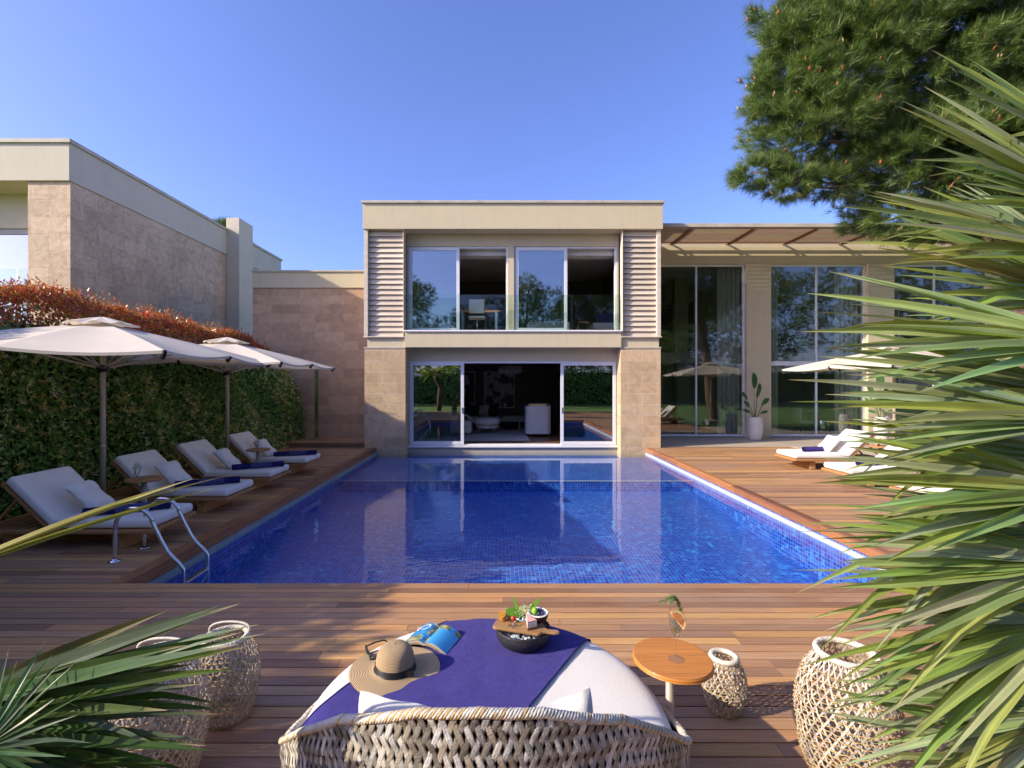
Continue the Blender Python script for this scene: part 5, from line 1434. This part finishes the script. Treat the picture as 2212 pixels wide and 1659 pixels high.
# ================================================================== THINGS ON THE DAYBED
t = thing('straw_hat', (-.52, 2.44, .492), 'wide brimmed straw sun hat with a black band on the navy towel', 'hat')
mb = MB(); th = 72
def hat_ring(r0, z0, wav=0): return [(r0*math.cos(a)*1.06, r0*math.sin(a), z0 + wav*math.sin(2*a+.6) + wav*.5*math.sin(3*a)) for a in np.linspace(0, 2*math.pi, th+1)]
rings = [(.212,.010,.008),(.200,.013,.007),(.17,.015,.004),(.13,.016,.002),(.098,.018,0),(.092,.03,0),(.090,.06,0),(.086,.09,0),(.076,.115,0),(.058,.132,0),(.032,.141,0),(.004,.144,0)]
Gd = np.array([hat_ring(*q) for q in rings]); mb.grid(Gd); lo = np.array([hat_ring(q[0], q[1]-.005, q[2]) for q in rings[:5]]); mb.grid(lo[::-1])
hatbody = mb.build('straw', M['straw'], t, world=False)
t.rotation_euler = (R(2), R(1.5), 0)
mb = MB(); mb.lathe([(.0995,.020),(.0955,.024),(.0945,.048),(.0925,.050)], 72); mb.box(.06,.10,-.075,-.066,.024,.046); o = mb.build('hat_band', M['black'], t, world=False); o.scale = (1.06, 1, 1)
def shades():
    t = thing('sunglasses', (-.575, 2.66, .492), 'dark framed sunglasses lying upside down between hat and book', 'sunglasses')
    for sx in (-1, 1):
        a = np.linspace(0, 2*np.pi, 28, endpoint=False)
        mb = MB(); mb.tube(np.stack([sx*.034 + .029*np.cos(a), 0*a, .026 + .023*np.sin(a)], 1), .0042, 8, closed=True); f_ = mb.build('rim', M['black'], t, world=False)
        mb = MB(); mb.lathe([(0,0),(.027,0),(.027,.002),(0,.002)], 24); o = mb.build('lens', glass_mat('smoked lens', (.22,.18,.22), 1.6), f_, world=False)
        o.rotation_euler = (R(90), 0, 0); o.location = (sx*.034, .001, .026); o.scale = (1, .8, 1)
        mb = MB(); mb.tube([(sx*.066,0,.034),(sx*.069,.05,.036),(sx*.066,.10,.034),(sx*.062,.125,.012)], [.005,.0042,.004,.0035], 7); mb.build('temple', M['black'], t, world=False)
    mb = MB(); mb.tube([(-.008,0,.032),(0,0,.036),(.008,0,.032)], .0035, 6); mb.build('bridge', M['black'], t, world=False)
    t.rotation_euler = (R(6), 0, R(-64)); t.location = (-.685, 2.56, .488)
    return t
shades()
# open paperback, face down like a tent
t = thing('open_paperback', (-.43, 2.75, .49), 'open paperback with a sea blue cover lying face down next to the hat', 'book')
def cover_mat():
    m, nt, out = newmat('printed coast cover'); p = N(nt, 'BsdfPrincipled'); p.inputs['Roughness'].default_value = .28
    tc = N(nt, 'TexCoord'); sp = N(nt, 'SeparateXYZ'); L(nt, tc.outputs['Object'], sp.inputs[0])
    f = ramp(nt, noise(nt, 17, 5), .46, .52); g = ramp(nt, noise(nt, 38, 5), .45, .6)
    sea = mixc(nt, g, (.015,.16,.38), (.05,.36,.62)); land = mixc(nt, g, (.12,.17,.03), (.50,.44,.22))
    c = mixc(nt, f, sea, land)
    # plain sky blue panel behind the lettering and on the back
    px = math_(nt, 'MULTIPLY', math_(nt, 'GREATER_THAN', sp.outputs[0], -.130), math_(nt, 'LESS_THAN', sp.outputs[0], -.028))
    py = math_(nt, 'MULTIPLY', math_(nt, 'GREATER_THAN', sp.outputs[1], -.03), math_(nt, 'LESS_THAN', sp.outputs[1], .095))
    c = mixc(nt, math_(nt, 'MULTIPLY', px, py), c, (.03,.25,.52))
    bk_ = math_(nt, 'MULTIPLY', math_(nt, 'GREATER_THAN', sp.outputs[0], .012), math_(nt, 'LESS_THAN', sp.outputs[1], .06))
    c = mixc(nt, bk_, c, (.05,.34,.66))
    L(nt, c, p.inputs['Base Color']); L(nt, p.outputs[0], out.inputs[0]); return m
M['cover'] = cover_mat()
M['pages'] = pm('book pages', (.62,.56,.44), (.50,.44,.34), 8, 3, .9, .6, 300, stretch=(1,1,14))
def book_side(sx, w=.135, h=.205, th=.020, rise=.030):
    """cover curve and page block of one half; spine on y axis, raised"""
    n = 12; s = np.linspace(0, 1, n)
    x = sx*(s*w); z = .012 + rise*(1-s)**1.0 + .022*np.sin(np.pi*s**.8)
    return x, z
mb = MB(); pg_ = MB()
for sx in (-1, 1):
    x, z = book_side(sx)
    Gt = np.zeros((12, 2, 3)); Gt[:, 0] = np.stack([x, np.full(12, -.1025), z+.002], 1); Gt[:, 1] = np.stack([x, np.full(12, .1025), z+.002], 1)
    mb.grid(Gt if sx > 0 else Gt[::-1])
    th_ = .006 + .020*np.sin(np.pi*np.linspace(.12, .95, 12))
    up = Gt.copy(); up[:, :, 1] *= .975; up[:, :, 2] -= .0015; dn = up.copy(); dn[:, :, 2] = np.maximum(up[:, :, 2] - th_[:, None], .001)
    ring = np.stack([up[:, 0], up[:, 1], dn[:, 1], dn[:, 0], up[:, 0]], 1); pg_.grid(ring if sx < 0 else ring[::-1])
    a, b_, c, d = ring[-1][:4]; pg_.add([a, b_, c, d], [(0,1,2,3)])
mb.build('cover', M['cover'], t, world=False); pg_.build('page_block', M['pages'], t, world=False)
def lettering(txt, size, mat, name, parent, loc, rot):
    cu = bpy.data.curves.new('lettering', 'FONT'); cu.body = txt; cu.size = size; cu.extrude = .0004; cu.align_x = 'CENTER'; cu.align_y = 'CENTER'
    o = bpy.data.objects.new('tmp_text', cu); COL.objects.link(o); bpy.context.view_layer.update()
    me = bpy.data.meshes.new_from_object(o.evaluated_get(bpy.context.evaluated_depsgraph_get())); bpy.data.objects.remove(o)
    me.materials.clear(); me.materials.append(mat); ob = bpy.data.objects.new(name, me); COL.objects.link(ob); ob.parent = parent
    ob.location = loc; ob.rotation_euler = rot; return ob
M['ink_white'] = pm('white print', (.75,.76,.76)); M['ink_red'] = pm('red print', (.5,.03,.05))
sl1 = math.atan2(.052-.0, .135)
lettering('CA', .078, M['ink_white'], 'title_lettering', t, (-.076, .040, .0515), (0, R(21), R(182)))
lettering('TI', .03, M['ink_red'], 'author_lettering', t, (-.118, .042, .0365), (0, R(27), R(182)))
t.rotation_euler.z = R(-20); t.location = (-.37, 2.72, .488)
# black food bowl with ice, board and snacks
t = thing('stone_bowl', (.14, 2.70, .492), 'black stone bowl full of crushed ice on the navy towel', 'bowl')
mb = MB(); mb.lathe([(p[0], p[2]) for p in catmull([(0,0,0),(.085,0,.001),(.125,0,.018),(.150,0,.055),(.152,0,.092),(.146,0,.098),(.139,0,.094),(.132,0,.06),(.10,0,.04),(0,0,.036)], 5)], 64); mb.build('bowl', pm('cast black stone', (.018,.018,.019), (.028,.028,.03), 30, 4, .5, .3, 90), t, world=False)
mb = MB(); r = np.random.default_rng(2)
for k in range(150):
    a = r.uniform(0, 6.28); q = math.sqrt(r.uniform())*.125; s_ = r.uniform(.012, .024); e = Matrix.Rotation(r.uniform(0,3), 3, Vector(unit(1, r)[0]))
    mb.obox((q*math.cos(a), q*math.sin(a), .066 + r.uniform(-.008,.010)), (s_, s_*.8, s_*.7), e)
mb.build('crushed_ice', pm('crushed ice', (.72,.76,.80), (.6,.65,.7), 40, 3, .12, spec=.7), t, world=False)['kind'] = 'stuff'
BZ = .492 + .106
t = thing('serving_board', (.13, 2.655, BZ), 'wooden serving board with a handle resting across the black bowl', 'board')
mb = MB(); prism(mb, rrect(-.155, .115, -.055, .055, .02), 0, .014); prism(mb, [(.112,-.03),(.145,-.018),(.185,-.017),(.205,-.008),(.208,.005),(.198,.016),(.18,.018),(.145,.012),(.112,.035)], .0005, .0135); mb.build('plank', wood_mat('olive wood', (.42,.24,.10), (.26,.135,.05), 0, False, .45, 2.0, .15), t, world=False, bevel=.003)
t.rotation_euler.z = R(-17)
def cream_wedge():
    t = thing('cheesecake_slice', (.155, 2.66, BZ+.0145), 'slice of white layered cake with pink topping on the serving board', 'cake')
    mb = MB(); P3 = [(-.045,.028),(.05,-.026),(.055,.034)]
    prism(mb, P3, 0, .010, 0); prism(mb, P3, .0101, .040, 1); prism(mb, P3, .0401, .047, 2)
    mb.build('layers', [pm('biscuit base', (.28,.14,.05), None, 60, 3, .9), pm('white cream', (.76,.72,.66), None, 40, 3, .6), pm('pink glaze', (.62,.22,.16), (.75,.5,.42), 60, 4, .4)], t, world=False, bevel=.002); t.rotation_euler.z = R(-60); return t
cream_wedge()
t = thing('coconut_half', (.225, 2.735, BZ-.005), 'half coconut filled with berries and a green fig behind the cake', 'fruit')
mb = MB(); mb.lathe([(0,0),(.03,.004),(.05,.022),(.060,.05),(.060,.055)], 36); mb.build('husk', pm('coconut husk', (.13,.065,.03), (.07,.035,.018), 40, 5, .95, .9, 120, stretch=(1,1,.3)), t, world=False)
mb = MB(); mb.lathe([(.060,.055),(.058,.060),(.050,.058),(.044,.045),(0,.036)], 36); mb.build('white_flesh', M['cushion'], t, world=False)
def ball(mb, c, rr, mi=0, col=None, sq=1): mb.lathe([(max(rr*math.sin(a), 1e-4), -rr*sq*math.cos(a)) for a in np.linspace(.0, math.pi, 9)], 12, c, mi, col)
mb = MB()
for x, y, z in ((.0,.02,.058),(.018,.006,.06),(.024,-.014,.057),(.004,-.022,.058),(-.022,.02,.057),(.02,.026,.056)): ball(mb, (x,y,z), .0105)
mb.build('berries', pm('blueberry', (.02,.022,.06), (.035,.04,.09), 40, 3, .5), t, world=False)
mb = MB(); ball(mb, (-.018,-.006,.066), .018, 0, None, 1.2); mb.build('fig', pm('green fruit', (.20,.42,.03), (.30,.52,.06), 10, 3, .3), t, world=False)
t = thing('passion_fruit_half', (.03, 2.725, BZ+.016), 'cut passion fruit half at the end of the serving board', 'fruit')
mb = MB(); ball(mb, (0,0,.012), .026, 0); mb.build('rind', pm('passion fruit rind', (.30,.12,.03), (.42,.20,.04), 20, 3, .5), t, world=False)
mb = MB(); mb.lathe([(0,.0),(.022,.0)], 20); o = mb.build('pulp', pm('passion fruit pulp', (.50,.26,.03), (.2,.07,.01), 90, 3, .25), t, world=False); o.location = (-.008,-.014,.036); o.rotation_euler = (R(30), R(-12), 0)
t = thing('strawberry', (.085, 2.70, BZ+.015), 'red strawberry beside the cake slice', 'fruit')
mb = MB(); mb.lathe([(0,0),(.007,.004),(.014,.018),(.013,.028),(0,.034)], 14); mb.build('berry', pm('strawberry red', (.45,.02,.015), (.55,.06,.03), 60, 3, .35), t, world=False)
mb = MB(); n = 60; leaf_quads(r.normal(0, .012, (n,3))+np.array([-.01,-.045,.006]), unit(n, r), unit(n, r), np.full(n,.012), np.full(n,.008), pal(n, [(.16,.07,.04),(.55,.5,.46)], .2, r), mb); mb.build('crumbs', M['flower'], t, world=False)['kind'] = 'stuff'
t = thing('herb_garnish', (.13, 2.765, BZ+.01), 'bright green leaf garnish with tiny white flowers standing behind the snacks', 'garnish')
mb = MB()
def blade(p, d, ln, w, col, nrm):
    d = Vector(d).normalized(); s = d.cross(Vector(nrm)).normalized(); V = []; p = Vector(p); n = 8
    for q in np.linspace(0, 1, n):
        ww = w*math.sin(math.pi*min(1, .08+q*.92))**.8; c = p + d*ln*q + Vector((0,0,-1))*.12*ln*q*q; V += [tuple(c-s*ww), tuple(c+s*ww)]
    i = np.arange(n-1)[:, None]*2; mb.add(np.array(V), np.concatenate([i, i+2, i+3, i+1], 1), 0, np.array(col), True)
blade((0,0,0), (-.35,.1,.9), .14, .009, (.22,.46,.05), (0,-1,.2)); blade((.03,0,.02), (.75,.1,.85), .14, .012, (.18,.42,.05), (0,-1,.2))
blade((-.02,0,0), (-.7,0,.6), .085, .034, (.20,.46,.05), (0,-1,.4)); blade((-.01,0,.0), (-.1,0,.8), .06, .02, (.17,.40,.05), (0,-1,.4)); blade((.05,0,0),(.3,0,.5),.06,.012,(.2,.4,.05),(0,-1,.3))
n = 240; C = r.normal(0, 1, (n,3))*np.array([.022,.016,.018]) + np.array([.025,-.02,.045]); leaf_quads(C, unit(n, r), unit(n, r), np.full(n,.012), np.full(n,.005), pal(n, [(.62,.66,.42),(.35,.48,.12),(.7,.72,.55)], .15, r), mb)
mb.build('leaves', M['plant'], t, world=False)

# ================================================================== CLIP TABLE AND COCKTAIL
TX, TY, TZ = .872, 2.42, .575
t = thing('round_clip_table', (TX, TY, 0), 'round orange teak table on a taupe post rising beside the daybed', 'table')
mb = MB(); mb.lathe([(p[0], p[2]) for p in catmull([(0,0,-.022),(.175,0,-.022),(.189,0,-.014),(.190,0,-.006),(.184,0,0),(.17,0,0.0005),(0,0,0)], 4)], 80, (TX, TY, TZ)); mb.build('tabletop', M['teak_top'], t)
mb = MB(); mb.tube([(TX-.035, TY-.06, .02), (TX-.035, TY-.06, TZ-.022)], .019, 16); mb.build('post', M['pole'], t)
gx, gy = TX+.012, TY-.02
t = thing('cocktail_glass', (gx, gy, TZ+.001), 'stemmed cocktail glass with an orange slice and rosemary on the round table', 'glass')
gp = [(0,0,.0005),(.036,0,.0005),(.037,0,.002),(.020,0,.005),(.006,0,.010),(.0042,0,.03),(.0042,0,.085),(.006,0,.098),(.020,0,.125),(.032,0,.165),(.036,0,.20),(.033,0,.240),(.030,0,.256)]
mb = MB(); q = catmull(gp, 5); mb.lathe([(p[0], p[2]) for p in q], 40); inn = [(max(p[0]-.0016, .0005), p[2]+.001) for p in q if p[2] > .105]; mb.lathe(inn[::-1], 40); mb.build('glass', M['glass_drink'], t, world=False)
mb = MB(); mb.lathe([(p[0]-.003, p[2]) for p in q if .112 < p[2] < .19] + [(0,.19)], 32); mb.build('drink', glass_mat('pale tonic', (.93,.95,.88), 1.33), t, world=False)
mb = MB()
for k in range(6): mb.obox((r.uniform(-.010,.010), r.uniform(-.010,.010), .135+.011*k), (.016,.015,.014), Matrix.Rotation(r.uniform(0,3), 3, Vector(unit(1, r)[0])))
mb.build('ice', glass_mat('drink ice', (.9,.94,.95), 1.6), t, world=False)
def citrus():
    m, nt, out = newmat('grapefruit flesh'); p = N(nt, 'BsdfPrincipled'); p.inputs['Roughness'].default_value = .35
    tc = N(nt, 'TexCoord'); sp = N(nt, 'SeparateXYZ'); L(nt, tc.outputs['Object'], sp.inputs[0])
    an = math_(nt, 'ARCTAN2', sp.outputs[1], sp.outputs[0]); f = math_(nt, 'ABSOLUTE', math_(nt, 'SINE', math_(nt, 'MULTIPLY', an, 4.5)))
    c = mixc(nt, ramp(nt, f, .05, .16), (.85,.62,.40), (.82,.23,.06)); L(nt, c, p.inputs['Base Color']); L(nt, p.outputs[0], out.inputs[0]); return m
mb = MB(); sl_p = MB()
def half(r0, r1, z0, z1, mi):
    a = np.linspace(0, math.pi, 28); P4 = [(r1*math.cos(x), r1*math.sin(x)) for x in a] + ([(r0*math.cos(x), r0*math.sin(x)) for x in a[::-1]] if r0 > 0 else [])
    n = len(a)
    if r0 > 0:
        for i in range(n-1): prism(mb, [P4[i], P4[i+1], P4[2*n-2-i], P4[2*n-1-i]], z0, z1, mi)
    else: prism(mb, P4, z0, z1, mi)
half(0, .038, -.003, .003, 0); half(.038, .045, -.0032, .0032, 1); half(.045, .049, -.0034, .0034, 2)
o = mb.build('citrus_slice', [citrus(), pm('pith', (.82,.72,.48)), pm('orange peel', (.85,.33,.02), (.90,.42,.03), 30, 2, .4)], t, world=False)
o.matrix_basis = Matrix.Translation((-.008,-.030,.205)) @ Matrix.Rotation(R(14),4,'Z') @ Matrix.Rotation(R(66),4,'X') @ Matrix.Rotation(R(-58),4,'Z')
mb = MB()
for (tip, sd) in (((-.075,.0,.285),1), ((-.045,.01,.30),2), ((-.03,-.01,.285),3)):
    P5 = catmull([(.018,0,.14), (.022,0,.24), (-.005,0,.295+.004*sd), tip], 8); mb.tube(P5, .0013, 5, 0, (.20,.22,.08))
    k = len(P5); idx = np.repeat(np.arange(6, k), 7); n = len(idx); tg = np.gradient(P5, axis=0)[idx]; tg /= np.linalg.norm(tg, axis=1, keepdims=True)
    leaf_quads(P5[idx], tg*.9 + .75*unit(n, r), unit(n, r), r.uniform(.014,.022,n), np.full(n,.0028), pal(n, [(.09,.19,.05),(.16,.28,.07),(.22,.30,.12)], .2, r), mb)
mb.build('rosemary', M['plant'], t, world=False)
